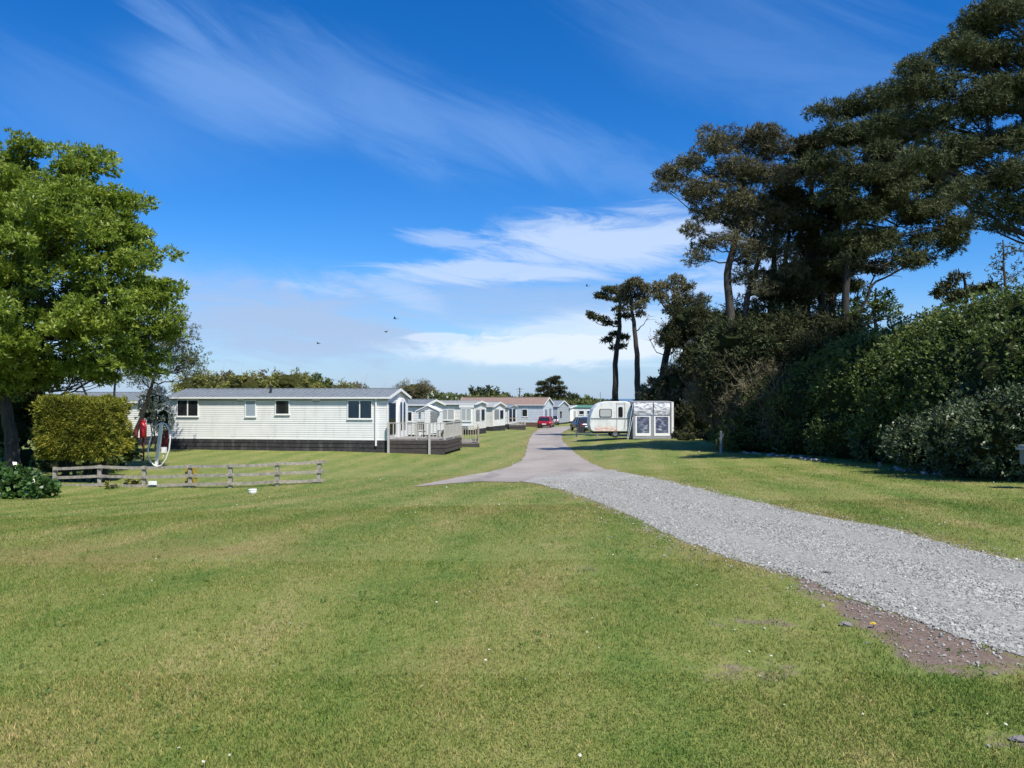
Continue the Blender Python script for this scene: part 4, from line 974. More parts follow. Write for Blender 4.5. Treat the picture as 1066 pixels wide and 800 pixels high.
for xx in (.5,Lc-.35):
    v = MB(); v.bar((xx,.2,Z_(450)),(xx+.12,.05,.02),.05); v.box((xx+.02,-.05,-.0),(xx+.22,.15,.03)); v.build('corner_steady', M['galv'], cv)
# awning
ab = W(659,457,57.0); ae = W(701.5,457,57.0); La = ae.x-ab.x; s1 = 57.0/800; Hh = (457-419.0)*s1
aw = thing('awning', 'white framed caravan awning with crumpled clear roof sheet and two blue-tinted window panels', 'awning', (ab.x,57.0,ab.z))
def ZA(r): return (457-r)*s1
def XA(p): return (p-659)*s1
v = MB()
for x in (0.02,XA(680),XA(698),La-.03): v.cyl((x,0,-.05),(x,0,Hh),.03,8); v.cyl((x,2.3,-.05),(x,2.3,Hh+.05),.03,8)
v.bar((0,0,Hh),(La,0,Hh),.05); v.bar((0,2.3,Hh+.05),(La,2.3,Hh+.05),.05); v.bar((0,0,ZA(432.5)),(La-.25,0,ZA(432.5)),.05)
for x in (.02,La-.03): v.bar((x,0,Hh),(x,2.3,Hh+.05),.05)
v.build('frame', M['galv'], aw)
for a, b in ((659.8,679.6),(680.6,697.4)):
    n1, n2 = 14, 8; V = []
    for i in range(n1+1):
        for j in range(n2+1):
            t, q = i/n1, j/n2; V.append((XA(a)+(XA(b)-XA(a))*t, -.05+.05*noise.noise(Vector((t*5+a,q*4,1)))-.06*math.sin(math.pi*q), ZA(432)+(Hh-.03-ZA(432))*q))
    v = MB(); v.raw(V,[[i*(n2+1)+j,(i+1)*(n2+1)+j,(i+1)*(n2+1)+j+1,i*(n2+1)+j+1] for i in range(n1) for j in range(n2)]); v.build('clear_sheet', M['sheet'], aw, True)
for a, b in ((661.4,677.4),(680.8,697.2)):
    x0, x1, z0, z1 = XA(a), XA(b), ZA(454), ZA(433.2); f = .11
    v = MB(); v.box((x0,-.04,z0),(x0+f,.0,z1)); v.box((x1-f,-.04,z0),(x1,0,z1)); v.box((x0+f,-.04,z1-f*.6),(x1-f,0,z1)); v.box((x0+f,-.04,z0),(x1-f,0,z0+.2)); fr = v.build('window_panel', M['white_trim'], aw)
    v = MB(); v.box((x0+f,-.022,z0+.2),(x1-f,-.016,z1-f*.6)); v.build('pane', M['pvc'], fr)
v = MB(); v.box((XA(677.6),-.018,.2),(XA(680.7),-.006,ZA(432.5))); v.box((.03,-.018,.2),(XA(661.3),-.006,ZA(432.5))); v.box((0,-.02,0),(La-.2,-.005,.198)); v.build('mud_wall', M['canvas_grey'], aw)
v = MB(); v.box((XA(699),-.03,ZA(451)),(XA(701.3),.02,Hh)); v.build('side_flap', M['white_plastic'], aw)
v = MB(); v.raw([(0,0,Hh+.02),(La,0,Hh+.02),(La,2.3,Hh+.07),(0,2.3,Hh+.07),(0,0,Hh+.035),(La,0,Hh+.035),(La,2.3,Hh+.085),(0,2.3,Hh+.085)],[[0,3,2,1],[4,5,6,7],[0,1,5,4],[1,2,6,5],[2,3,7,6],[3,0,4,7]])
v.box((-.01,0.04,.05),(.01,2.3,Hh)); v.box((La-.02,.04,.05),(La,2.3,Hh)); v.build('canvas', M['canvas_grey'], aw)
v = MB(); v.tube([(0,0,Hh-.1),(XA(651),-.9,-.0)],[.012,.012],5); v.tube([(0,0,Hh*.6),(XA(652),-.9,0.0)],[.012,.012],5); v.build('guy_rope', M['hose'], aw)

# ------------------------------------------------------------------ cars
def car(label, loc, yaw, paint, rear, group='cars parked at the end of the lane', hatch=True):
    r = thing('parked_car', label, 'car', loc, yaw, group)      # local +x is the front
    side = [(-2.05,.35),(-2.1,.62),(-2.02,.9),(-1.1,.94),(.75,.94),(1.75,.80),(2.05,.62),(2.08,.35)]
    v = MB(); rings = [(-.88,.93),(-.84,.99),(-.7,1.0),(.7,1.0),(.84,.99),(.88,.93)]; n = len(side)
    V = [(x*k,y,(z-.6)*k+.6) for y,k in rings for x,z in side]
    v.raw(V,[[i*n+j,i*n+(j+1)%n,(i+1)*n+(j+1)%n,(i+1)*n+j] for i in range(5) for j in range(n)]); v.ng = [(list(range(n))[::-1],0),([5*n+j for j in range(n)],0)]
    v.build('body', M[paint], r, True)
    cab = [(-1.95,.9),(-1.6,1.38),(-.9,1.5),(.2,1.47),(1.15,.92)] if hatch else [(-1.5,.9),(-1.0,1.33),(-.5,1.42),(.2,1.4),(1.1,.9)]
    n = len(cab); rings = [(-.80,1.0),(-.64,.0),(.64,0),(.80,1.0)]
    V = []
    for y, lo in rings:
        for x, z in cab: V.append((x, y if z < 1 else math.copysign(abs(y) if abs(y)<.7 else .66, y), z))
    gl = MB(); gl.raw([(x,-.80 if z<1 else -.66,z) for x,z in cab]+[(x,.80 if z<1 else .66,z) for x,z in cab], [[j,(j+1)%n,n+(j+1)%n,n+j] for j in range(n)]); gl.ng = [(list(range(n))[::-1],0),([n+j for j in range(n)],0)]
    gl.build('windows', M['glass_dark'], r)
    t = cab[1:-1]; v = MB(); v.raw([(x,-.67,z+.015) for x,z in t]+[(x,.67,z+.015) for x,z in t], [[j,j+1,len(t)+j+1,len(t)+j] for j in range(len(t)-1)])
    for s_ in (-1,1):
        for (xa,za),(xb,zb_) in ((cab[0],cab[1]),(cab[-1],cab[-2]),((-.45,.93),(-.5,1.45)),((-1.35,.93),(-1.3,1.42))):
            v.bar((xa,.81*s_,za),(xb,.67*s_,zb_),.06)
        v.bar((cab[1][0],.67*s_,cab[1][1]),(cab[2][0],.67*s_,cab[2][1]),.05); v.bar((cab[2][0],.67*s_,cab[2][1]),(cab[3][0],.67*s_,cab[3][1]),.05)
    v.build('roof', M[paint], r)
    for x in (-1.3,1.3):
        for y in (-.9,.68):
            v = MB(); v.cyl((x,y,.31),(x,y+.22,.31),.31,18); w = v.build('wheel', M['tyre'], r)
            v = MB(); v.cyl((x,y-.008,.31),(x,y+.228,.31),.19,14); v.build('rim', M['rim'], w)
    for y in (-.72,.48):
        v = MB(); v.box((-2.09,y,.68),(-2.0,y+.24,.86)); v.build('tail_light', M['lamp_red'], r)
        v = MB(); v.box((1.9,y,.58),(2.05,y+.24,.72)); v.build('headlight', M['lamp_white'], r)
    v = MB(); v.box((-2.13,-.26,.48),(-2.09,.26,.6)); v.build('number_plate', M['white_plastic'], r); v = MB(); v.box((2.06,-.26,.4),(2.1,.26,.5)); v.build('number_plate', M['white_plastic'], r)
    v = MB(); v.box((-2.12,-.8,.3),(-1.95,.8,.42)); v.build('bumper', M['dark_plastic'], r); v = MB(); v.box((1.95,-.8,.26),(2.1,.8,.36)); v.build('bumper', M['dark_plastic'], r)
    return r
a = gp(568.5,101); car('dark red hatchback parked facing away at the end of the lane', a, math.radians(80), 'car_red', True)
a = gp(606,84); car('dark blue car parked on the grass behind the touring caravan\'s drawbar', a, math.radians(100), 'car_dark', True)
a = gp(613.5,88); car('silver car parked behind the dark blue one, partly hidden by the touring caravan', a, math.radians(80), 'car_silver', False)
a = gp(576,119); car('grey car nosed in beside the grey lodge, just right of the red hatchback', a, math.radians(85), 'car_silver', True)

# ------------------------------------------------------------------ posts and bits at the foot of the bank
a = G(1076,509); a.y += .0; bx_ = thing('utility_post', 'grey-green box with an overhanging pale lid on a post at the far right', 'utility post', a)
k = a.y/800
v = MB(); v.box((-.06,-.05,-.1),(.06,.05,14*k)); v.build('post', M['bark_dark'], bx_)
v = MB(); v.box((-.10,-.09,13*k),(.10,.09,25*k)); v.build('housing', M['box_post'], bx_)
v = MB(); v.box((-.2,-.16,25*k),(.2,.16,40*k)); v.build('box', M['box_teal'], bx_)
v = MB()
v.box((-.27,-.2,40*k),(.27,.2,42*k)); v.box((-.23,-.17,42*k),(.23,.17,45*k)); v.tube([(0,0,45*k),(0,0,46.5*k)],[.17,.1],10); v.build('lid', M['box_lid'], bx_)
v = MB(); v.box((-.10,-.167,33*k),(.06,-.161,38*k)); v.build('label_plate', M['box_lid'], bx_)
def stake(px, row, h, lean, label, cat='stake'):
    a = G(px,row); v = MB(); v.bar((0,0,-.1),(lean,0,h),.09,.03, up=(0,1,0)); v.bar((lean*.9,0,h*.9),(lean,0,h+.02),.12,.035,up=(0,1,0))
    p_ = v.build('stake', M['post_grey']); p_.location = a; tag(p_, label, cat, 'stakes in the grass')
stake(995,495.5,.24,-.08,'short pale leaning stake in the grass nearest the grey-green box'); stake(915.5,487,.17,.01,'tiny pale peg at the foot of the dark bank, farther from the box')
a = gp(750,38.5); v = MB(); v.bar((0,0,-.1),(.02,0,1.15),.09,.08); v.bar((.02,0,.75),(.14,0,1.0),.05); v.bar((.02,0,.6),(-.1,0,.82),.04)
p_ = v.build('old_post', M['post_grey']); p_.location = a; tag(p_, 'weathered forked post standing by the dead brush', 'post')
v = MB()
for i in range(120):
    px = R.choice([R.uniform(745,800),R.uniform(800,860),R.uniform(925,985)]); q = G(px, np.interp(px,[740,800,860,920,985],[467,474,479.5,488,495])+R.normal()*.8); s_ = R.uniform(.03,.13)
    lump(v, (q.x,q.y,q.z+s_*.2), (s_,s_*.8,s_*.5), int(R.uniform()<.4), 6, 4, .3)
tag(v.build('rubble', [M['rock'],M['rock_dark']]), 'scattered pale stones and rubble along the foot of the bank', 'rubble', kind='stuff')
# a couple of stones by the bare earth, dandelion
for px,row,s_,lb in ((881,652,.05,'flat grey stone on the bare soil beside the gravel, the one nearer the drive'),(1060,774,.04,'grey stone half sunk in bare soil at the bottom right'),(862,598,.05,'dark stone lying on the gravel edge above the bare soil')):
    q = G(px,row); v = MB(); lump(v,(0,0,s_*.2),(s_,s_*.6,s_*.4),0,9,6,.3); p_ = v.build('stone', M['rock_dark']); p_.location = q; tag(p_, lb, 'stone')
def dandelion(px,row,label,s_=.028):
    q = G(px,row); v = MB(); v.tube([(0,0,0),(.005,0,.03)],[.003,.003],5,0); 
    for r0,h in ((1,.03),(.6,.036)):
        ring = [(math.cos(t)*s_*r0,math.sin(t)*s_*r0,h+.004*(i%2)) for i,t in enumerate(np.linspace(0,6.28,14,endpoint=False))]; v.raw(ring+[(0,0,h+.004)],[[j,(j+1)%14,14,14] for j in range(14)],1)
    p_ = v.build('dandelion',[M['ivy_leaf'],M['yellow_petal']]); p_.location = q; tag(p_,label,'flower','dandelions')
dandelion(909,654,'yellow dandelion on the bare soil beside the gravel',.02)
# power pole on the skyline
a = W(541,417,260); v = MB(); v.cyl((0,0,-3),(0,0,4.3),.16,8); v.bar((-1.1,0,3.8),(1.1,0,3.8),.14); v.bar((-.8,0,2.9),(.8,0,2.9),.12)
p_ = v.build('power_pole', M['bark']); p_.location = a; tag(p_, 'thin power pole with crossarms on the skyline beyond the brown roof', 'pole')
a = W(625,418,150); v = MB(); v.cyl((0,0,-5),(0,0,1.8),.07,6); p_ = v.build('flagpole', M['galv']); p_.location = a; tag(p_, 'slim pole on the skyline above the touring caravan', 'pole')
# white cottage on the hill
a = W(488,412.5,300); ct = thing('cottage', 'tiny white cottage on the heathy hill beside the dark pines', 'house', a)
v = MB(); v.box((0,0,-2),(3.2,3,1.2)); v.raw([(0,0,1.2),(0,3,1.2),(0,1.5,2.4),(3.2,0,1.2),(3.2,3,1.2),(3.2,1.5,2.4)],[[0,1,2,2],[3,4,5,5]]); v.build('wall', M['brick_white'], ct)
v = MB(); v.bar((1.6,-.2,1.15),(1.6,1.55,2.5),3.5,.12); v.bar((1.6,1.45,2.5),(1.6,3.2,1.15),3.5,.12); v.build('roof', M['roof_grey'], ct)
# birds in the sky
for (px,row,Y,a_,lb) in ((411,332,70,.3,'dark bird gliding over the static caravans, highest of the group'),(402,346,75,-.2,'dark bird gliding lower beside its neighbour'),(331,358,80,.1,'dark bird flying alone above the grey ribbed roof'),(611,298,80,.2,'dark bird flying alone near the thin pine tops')):
    q = W(px,row,Y); r = .20; v = MB()
    lump(v,(0,0,0),(.04,.15,.04),0,8,6,0)
    for s_ in (-1,1): v.raw([(0,.08,0.02),(0,-.08,0.02),(s_*r,-.05,.12),(s_*r,.05,.12),(s_*r*2,-.08,.04),(0,.08,0.035),(0,-.08,0.035),(s_*r,-.05,.13),(s_*r,.05,.13)],[[0,1,2,3],[3,2,4,4],[5,6,7,8],[8,7,4,4]])
    v.raw([(-.04,-.2,0),(.04,-.2,0),(.06,-.34,0),(-.06,-.34,0)],[[0,1,2,3]])
    p_ = v.build('bird', M['bird']); p_.location = q; p_.rotation_euler = (0,a_,1.2+a_); tag(p_, lb, 'bird', 'birds in the sky')
# ------------------------------------------------------------------ vegetation
# left: broad chestnut
Yt = 33.0
tb_ = W(14,500,Yt); tb_.z = gz(tb_.x,tb_.y)-.1
bl = [(-70,260,95,4.5,0),(-5,290,40,2.2,-1),(5,240,36,2,-1),(0,330,40,2.2,.5),(18,205,55,2.6,0),(72,215,52,2.4,-.5),(112,262,52,2.4,0),(50,285,72,3.0,-1.2),(140,305,44,2.0,0),(112,345,52,2.3,-.8),(155,318,28,1.4,.3),(55,355,66,2.8,-1.5),(138,368,26,1.2,0),(-5,372,60,2.6,-1.5),(14,170,22,1.0,0),(30,158,12,.6,0),(84,180,26,1.3,0),(95,165,14,.7,.4),(120,215,26,1.2,0),(140,250,22,1.2,.4),(-110,340,85,4,0),(20,260,60,2.5,2.5),(90,320,60,2.5,2.5),(60,240,40,1.6,-2.5),(30,392,26,1.3,0),(88,388,24,1.2,0),(170,300,12,.7,0),(176,335,10,.6,0),(10,400,34,1.6,.5),(50,398,24,1.4,1.5),(-40,400,50,2,0),(170,352,22,1,.5),(150,385,14,.8,.2),(105,395,14,.8,0)]
blobs = [(np.array(list(W(x,y,Yt+dy))), (r*.93*Yt/800, d*1.15, r*.93*Yt/800)) for x,y,r,d,dy in bl]
tree('broad leafy green chestnut tree at the left edge', tb_, [tb_, W(12,460,Yt), W(6,420,Yt), W(14,370,Yt+.1), W(24,310,Yt), W(35,240,Yt), W(40,190,Yt)], .33, .07, blobs, M['chestnut_leaf'], M['bark'],
     nper=12, rs=.60, per=30, flat=.48, k=7, ln=.20, wd=.075, spread=.9, lflat=.7, limb_r=.09, shell=(.3,1.16), dens=1.0, name='chestnut_tree')
# white candles on the chestnut are too small to part: leave the crown green
# willow-like tree behind
Yw = 42
wb = W(140,470,Yw); wb.z = gz(wb.x,wb.y)-.1
wbl = [BL(165,375,Yw,34),BL(190,355,Yw,22),BL(150,350,Yw,30),BL(185,385,Yw,24),BL(125,385,Yw,26),BL(205,375,Yw,14),BL(180,335,Yw,14),BL(105,380,Yw,24),BL(150,398,Yw,16),BL(200,395,Yw,10)]
tree('fine-leaved olive-green tree leaning out behind the chestnut', wb, [wb, W(141,450,Yw), W(150,428,Yw), W(157,405,Yw), W(165,375,Yw)], .17, .06, wbl, M['willow_leaf'], M['bark_dark'],
     nper=12, rs=.55, per=20, flat=.9, k=7, ln=.16, wd=.035, spread=1.1, limb_r=.06, extra_trunks=[([W(103,455,Yw),W(96,425,Yw),W(84,398,Yw)],.09,.05),([W(122,455,Yw),W(118,425,Yw),W(120,395,Yw)],.09,.05)], name='willow_tree')
def HB(x0,x1,r0,r1,Y,depth,nx_=3,nz_=2):
    out = []
    for i in range(nx_):
        for j in range(nz_):
            px = x0+(x1-x0)*(i+.5)/nx_; row = r0+(r1-r0)*(j+.5)/nz_
            out.append((np.array(list(W(px,row,Y))), ((x1-x0)/nx_*.72*Y/800, depth, (r1-r0)/nz_*.72*Y/800)))
    return out
# box-shaped conifer hedge
def conifer_hedge():
    Y = 28.9; a = W(36,474,Y); b = W(108,420,Y); x0, x1, z0, z1 = a.x, b.x, a.z, b.z; dep = 1.9; zb_ = gz((x0+x1)/2,Y)
    root = thing('conifer_hedge', 'clipped yellow-green conifer hedge block left of the static caravan', 'hedge', ((x0+x1)/2,Y,zb_)); base = root.location
    s_ = MB()
    for i in range(7): xx = x0+.3+(x1-x0-.6)*i/6; limb(s_, (xx,Y+dep/2,zb_-.1),(xx+R.normal()*.1,Y+dep/2,z0+1.2),.08,.05,0,4,7)
    s_.build('stem', M['bark_dark'], root, True, base)
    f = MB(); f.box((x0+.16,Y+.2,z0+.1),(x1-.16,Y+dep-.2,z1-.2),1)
    n = 7200; P = []; D = []
    for (nn, ax) in ((7600,'f'),(2600,'t'),(1200,'r'),(500,'l'),(600,'b')):
        u = R.uniform(size=nn); w = R.uniform(size=nn); q = .13
        if ax == 'f': p = np.stack([x0+(x1-x0)*u, np.full(nn,Y), z0+(z1-z0)*w],1); d = np.array([0,-1,.25])
        if ax == 't': p = np.stack([x0+(x1-x0)*u, Y+dep*w, np.full(nn,z1)],1); d = np.array([0,-.2,1.])
        if ax == 'r': p = np.stack([np.full(nn,x1), Y+dep*u, z0+(z1-z0)*w],1); d = np.array([1,0,.25])
        if ax == 'l': p = np.stack([np.full(nn,x0), Y+dep*u, z0+(z1-z0)*w],1); d = np.array([-1,0,.25])
        if ax == 'b': p = np.stack([x0+(x1-x0)*u, Y+dep*w*.3, np.full(nn,z0)],1); d = np.array([0,-.4,-1.])
        bmp = np.array([noise.noise(Vector(tuple(pp*1.7))) + .6*noise.noise(Vector(tuple(pp*4.1))) for pp in p])
        # rounded corners and a shaggy surface
        ex = np.minimum(np.minimum(p[:,0]-x0, x1-p[:,0]), .45)/.45; ez = np.minimum(np.minimum(z1-p[:,2], p[:,2]-z0+.2), .4)/.4
        inn = (1-np.sqrt(np.clip(1-(1-ex)**2,0,1)))*.42+(1-np.sqrt(np.clip(1-(1-ez)**2,0,1)))*.36 if ax in 'f' else 0
        p = p + d*(bmp*.24 - inn)[:,None] + R.normal(size=(nn,3))*.05; P.append(p); D.append(np.repeat(d[None],nn,0)+R.normal(size=(nn,3))*.25)
    P = np.concatenate(P); D = np.concatenate(D); leaves(f, P, D, 6, .15, .035, .45, 0, .55)
    f.build('foliage', [M['conifer_leaf'], M['core_olive']], root, False, base)
conifer_hedge()
shrub('bright green glossy-leaved bush at the foot of the chestnut', [BL(15,508,24.3,22,.8,14),BL(40,510,24.0,16,.6,10),BL(-15,503,24.6,26,1,18),BL(5,497,24.8,16,.7,10)], M['ivy_leaf'], n=2600, ln=.15, wd=.12, k=3, spread=.8, lflat=.5, cores=.35, name='glossy_bush')
shrub('dark green shrub in shade behind the chestnut trunk', [BL(8,450,38,26,1.4,26),BL(30,480,37,24,1.2,16),BL(-30,430,39,34,1.6,36),BL(20,415,39,30,1.4,26),BL(45,440,39,22,1.2,26),BL(60,484,34,18,1,10)], M['hedge_leaf'], n=2200, ln=.2, wd=.12, name='dark_shrub')
shrub('dark shrub at the right end of the clipped hedge', [BL(128,464,36,10,.7,12),BL(128,474,35,16,.8,9),BL(104,482,33,20,.8,7)], M['hedge_leaf'], n=1200, ln=.16, wd=.1, name='dark_shrub')
shrub('white-blossomed climber between the hedge and the long static', [BL(160,418,44,13,.7,14),BL(170,436,44.3,9,.5,14),BL(152,428,43.8,9,.5,12)], M['hedge_leaf'], n=1700, ln=.14, wd=.08, second=(M['blossom'],.8,.8), name='blossom_shrub', cores=.6)
shrub('yellow-flowered clump at the foot of the fence, by the second and third posts', [BL(116,507,27.4,6,.2,5),BL(140,503,28.3,9,.3,6),BL(123,512,27.3,8,.2,3)], M['gorse_leaf'], n=420, ln=.1, wd=.03, second=(M['yellow_petal'],.3,.6), name='flower_clump', cat='flowers', corem='core_olive', stems=3, cores=.4)
# scrub behind the long static
G2 = 'scrub bushes behind the long static caravan'
scr = [(205,398,22,13,70,'gorse_leaf','brownish-olive bush with bare twigs just right of the leaning olive tree',10),(228,397,20,12,72,'brown_bush','brown twiggy bush above the left part of the grey ribbed roof',16),
 (252,396,20,11,69,'gorse_leaf','olive bush with tall bare shoots above the grey ribbed roof',14),(277,397,20,11,71,'brown_bush','tawny twiggy bush left of the roof flue',10),(300,395,22,11,68,'gorse_leaf','yellow-green bush right of the roof flue',4),
 (325,398,22,9,70,'hedge_leaf','darker green bush at the highest hump behind the roof',3),(350,402,22,7,69,'gorse_leaf','low olive bush sloping down behind the roof',2),(375,404,20,5.5,71,'brown_bush','lowest brown bush near the right end of the grey ribbed roof',2)]
for px,row,r,rz_,Y,lm,lb,tw in scr:
    shrub(lb, [BL(px,row+4,Y,r,1.6,rz_),BL(px-8,row+9,Y+1,r*.8,1.6,rz_),BL(px+9,row+7,Y-.6,r*.7,1.4,rz_*.9),BL(px,row+22,Y,r,1.6,14)], M[lm], G2, n=1100, ln=.34, wd=.09, k=4, twig=tw, twiglen=1.0, name='scrub_bush', cat='bush', corem='core_olive')
shrub('rounded grey-brown leafless bush on the skyline right of the long static', [BL(432,408,95,18,2.4,10),BL(421,412,95,12,2,8),BL(443,411,96,11,2,8)], M['brown_bush'], n=1800, ln=.4, wd=.05, k=5, twig=50, twiglen=1.0, name='bare_bush', cat='bush', corem='core_olive')
shrub('dark green leafy bush with pale flowers beside the rounded bare one', [BL(456,416,80,10,1.4,6),BL(468,418,80,9,1.4,5)], M['hedge_leaf'], n=500, ln=.3, wd=.16, second=(M['blossom'],.12,.8), name='flowering_bush', cat='bush')
# skyline trees and bushes
G3 = 'small trees along the skyline'
k_ = 0
sky = [(497,411,9,5,230,'far_leaf','dark round pine, left one of the pair on the skyline'),(511,410,9,6,232,'far_leaf','dark round pine, right one of the pair on the skyline'),
 (526,415,6,3,220,'far_leaf','low dark bush between the pair of pines and the power pole'),(553,416,7,4,215,'far_leaf','low dark bush just right of the power pole'),(566,415,8,5,212,'far_leaf','low dark bush at the left foot of the spreading cedar'),
 (594,417,8,5,205,'far_leaf','round green tree right of the spreading cedar'),(607,419,8,3.5,205,'hedge_leaf','low green bush above the green-edged static caravan'),(583,419,8,4,200,'gorse_leaf','olive bush right under the cedar'),(617,420,8,3,200,'hedge_leaf','low green bush left of the rounded caravan roof')]
for px,row,r,rz_,Y,lm,lb in sky:
    shrub(lb, [BL(px,row,Y,r,2.5,rz_),BL(px+r*.4,row+2,Y,r*.6,2,rz_*.8),BL(px,row+rz_+5,Y,r*.6,1.5,7)], M[lm], G3, n=500, ln=1.0, wd=.35, k=3, name='skyline_tree', cat='tree')
# heath cover on the far hill and hedgerow beyond the lane
v = MB(); P = []
for _ in range(5200):
    px = R.uniform(350,640); t = R.uniform(.2,1); Y = 330-160+160*t
    top = np.interp(px,[240,380,430,470,500,540,600,630,650],[412,410,408.5,411.5,414.5,415.5,416,420,427]); q = W(px, top, 330)
    z = q.z + np.interp(t,[.35,.7,1],[-6,-2.2,0]); P.append((q.x*Y/330, Y, z+R.uniform(-.2,.35)))
P = np.array(P); leaves(v, P, np.repeat([[0,0,1.]],len(P),0), 4, 1.2, .6, 1.0); tag(v.build('heath', M['hill_leaf']), 'tawny olive heath covering the far hill', 'heath', kind='stuff')
v = MB()
for _ in range(70):
    px = R.uniform(470,640); Y = R.uniform(150,175); c = W(px, R.uniform(423,426), Y); lump(v, tuple(c), (2.2,1.6,1.1), 1, 8, 6, .3)
    d = R.normal(size=(70,3)); d /= np.linalg.norm(d,axis=1)[:,None]; leaves(v, np.array(list(c))+d*[2.3,1.7,1.2], d+[0,0,.3], 3, .7, .3)
for _ in range(60):
    px = R.uniform(300,560); Y = R.uniform(125,150); c = W(px, R.uniform(420,425), Y); lump(v, tuple(c), (2.2,1.6,1.3), 1, 8, 6, .3)
    d = R.normal(size=(60,3)); d /= np.linalg.norm(d,axis=1)[:,None]; leaves(v, np.array(list(c))+d*[2.3,1.7,1.4], d+[0,0,.3], 3, .7, .3)
tag(v.build('hedgerow', [M['hill_leaf'],M['core_olive']]), 'mixed green and tawny hedgerow running behind the far homes', 'hedgerow', kind='stuff')
# spreading cedar on the skyline
Yd = 170; db = W(574,424,Yd)
pads = [(574,396,6,1.2),(580,399,7,1.2),(566,400,6,1.2),(583,404,7,1.2),(568,405,8,1.3),(561,407,4,1),(577,408,8,1.3),(586,409,4,1),(570,411,7,1.2),(582,413,6,1.2),(563,413,4,1),(579,394,4,.9)]
tree('dark spreading cedar standing alone on the skyline at the end of the lane', db, [db, W(574.5,415,Yd), W(573,404,Yd), W(574,395,Yd)], .45, .12, [(np.array(list(W(x,y,Yd))),(r*Yd/800,1.4,z_*Yd/800*1.3)) for x,y,r,z_ in pads], M['cypress_leaf'], M['bark_dark'],
     nper=9, rs=.5, per=14, flat=.3, k=5, ln=.6, wd=.14, lflat=.4, limb_r=.16, name='cedar_tree')

# the three thin wind-shaped pines behind the awning
def pads(L, Y, zs=.5): return [(np.array(list(W(x,y,Y+R.uniform(-.6,.6)))),(r*Y/800, r*Y/800*.9, r*Y/800*zs)) for x,y,r in L]
G4 = 'thin pines behind the caravan awning'
Y = 68; b = W(640,455,Y); b.z = gz(b.x,b.y)-.2
tree('thin wind-swept pine, leftmost of the three behind the caravan', b, [b, W(640.5,418,Y), W(641,380,Y), W(645,340,Y), W(645,315,Y), W(640,302,Y)], .36, .10,
  pads([(632,303,9),(641,305,9),(628,310,7),(650,306,9),(637,313,8),(624,309,5),(619,331,6),(628,334,8),(636,337,7),(613,328,4),(645,322,7),(641,349,5),(634,355,6),(643,361,6),(650,352,4),(653,315,8),(648,330,6)],Y,.35), M['cypress_leaf'], M['bark_dark'], G4, nper=9, rs=.38, per=13, flat=.35, k=7, ln=.36, wd=.09, limb_r=.07, name='pine_tree')
Y = 66; b = W(665,455,Y); b.z = gz(b.x,b.y)-.2
tree('thin pine with a small round crown, middle of the three behind the caravan', b, [b, W(664,408,Y), W(663,370,Y), W(660,335,Y), W(657,320,Y)], .34, .13,
  pads([(660,298,13),(668,300,12),(652,302,11),(675,305,8),(657,310,11),(670,313,10),(665,320,9),(648,312,6),(663,327,6),(651,322,6)],Y,.7), M['pine_brown'], M['bark'], G4, nper=12, rs=.4, per=13, flat=.6, k=8, ln=.30, wd=.07, limb_r=.09, name='pine_tree',
  bare=[(W(662,345,Y),W(675,328,Y),.06),(W(661,340,Y),W(649,322,Y),.06)])
Y = 62; b = W(685,455,Y); b.z = gz(b.x,b.y)-.2
tree('broad-domed pine with many bare lower limbs, right of the three behind the caravan', b, [b, W(687,415,Y), W(692,380,Y), W(697,350,Y), W(702,330,Y)], .42, .18,
  pads([(700,296,16),(712,302,16),(688,300,12),(722,313,14),(696,312,14),(710,318,16),(683,310,8),(730,324,10),(720,330,12),(700,325,10),(735,340,12),(725,345,10)],Y,.65), M['pine_brown'], M['bark_dark'], G4, nper=11, rs=.45, per=14, flat=.6, k=8, ln=.30, wd=.07, limb_r=.1, name='pine_tree',
  bare=[(W(691,378,Y),W(722,345,Y),.08),(W(689,390,Y),W(730,360,Y),.08),(W(692,372,Y),W(675,350,Y),.05),(W(690,395,Y),W(718,378,Y),.06),(W(688,402,Y),W(728,382,Y),.06),(W(693,365,Y),W(712,350,Y),.06),(W(688,405,Y),W(712,400,Y),.05)])
# the tall pines on the bank
G5 = 'tall pines on the right-hand bank'
def onb(px, Y): q = W(px,430,Y); return Vector((q.x,Y,gz(q.x,Y)-.2))
Y = 41.5; b = onb(762,Y)
tree('open-crowned brown-green pine, leftmost of the tall pines on the bank', b, [b, W(763,380,Y), W(761,330,Y), W(757,285,Y), W(768,240,Y), W(775,190,Y)], .34, .12,
  pads([(770,150,26),(745,158,18),(790,145,22),(810,160,24),(725,172,18),(705,180,14),(762,180,26),(715,200,14),(695,185,9),(690,196,7),(740,200,20),(790,185,28),(815,190,26),(730,222,14),(760,215,20),(790,225,24),(755,250,14),(812,230,24),(735,258,10),(727,268,7),(775,262,16),(800,265,20),(820,285,20),(780,290,14),(730,240,12),(745,140,12),(790,305,18),(765,235,22),(745,225,16),(775,210,22)],Y,.6), M['pine_brown'], M['bark'], G5,
  nper=10, rs=.68, per=46, flat=.6, k=10, ln=.21, wd=.036, limb_r=.07, extra_trunks=[([W(772,360,Y),W(778,310,Y),W(790,270,Y),W(800,220,Y)],.2,.08)], name='pine_tree')
Y = 42.5; b = onb(838,Y)
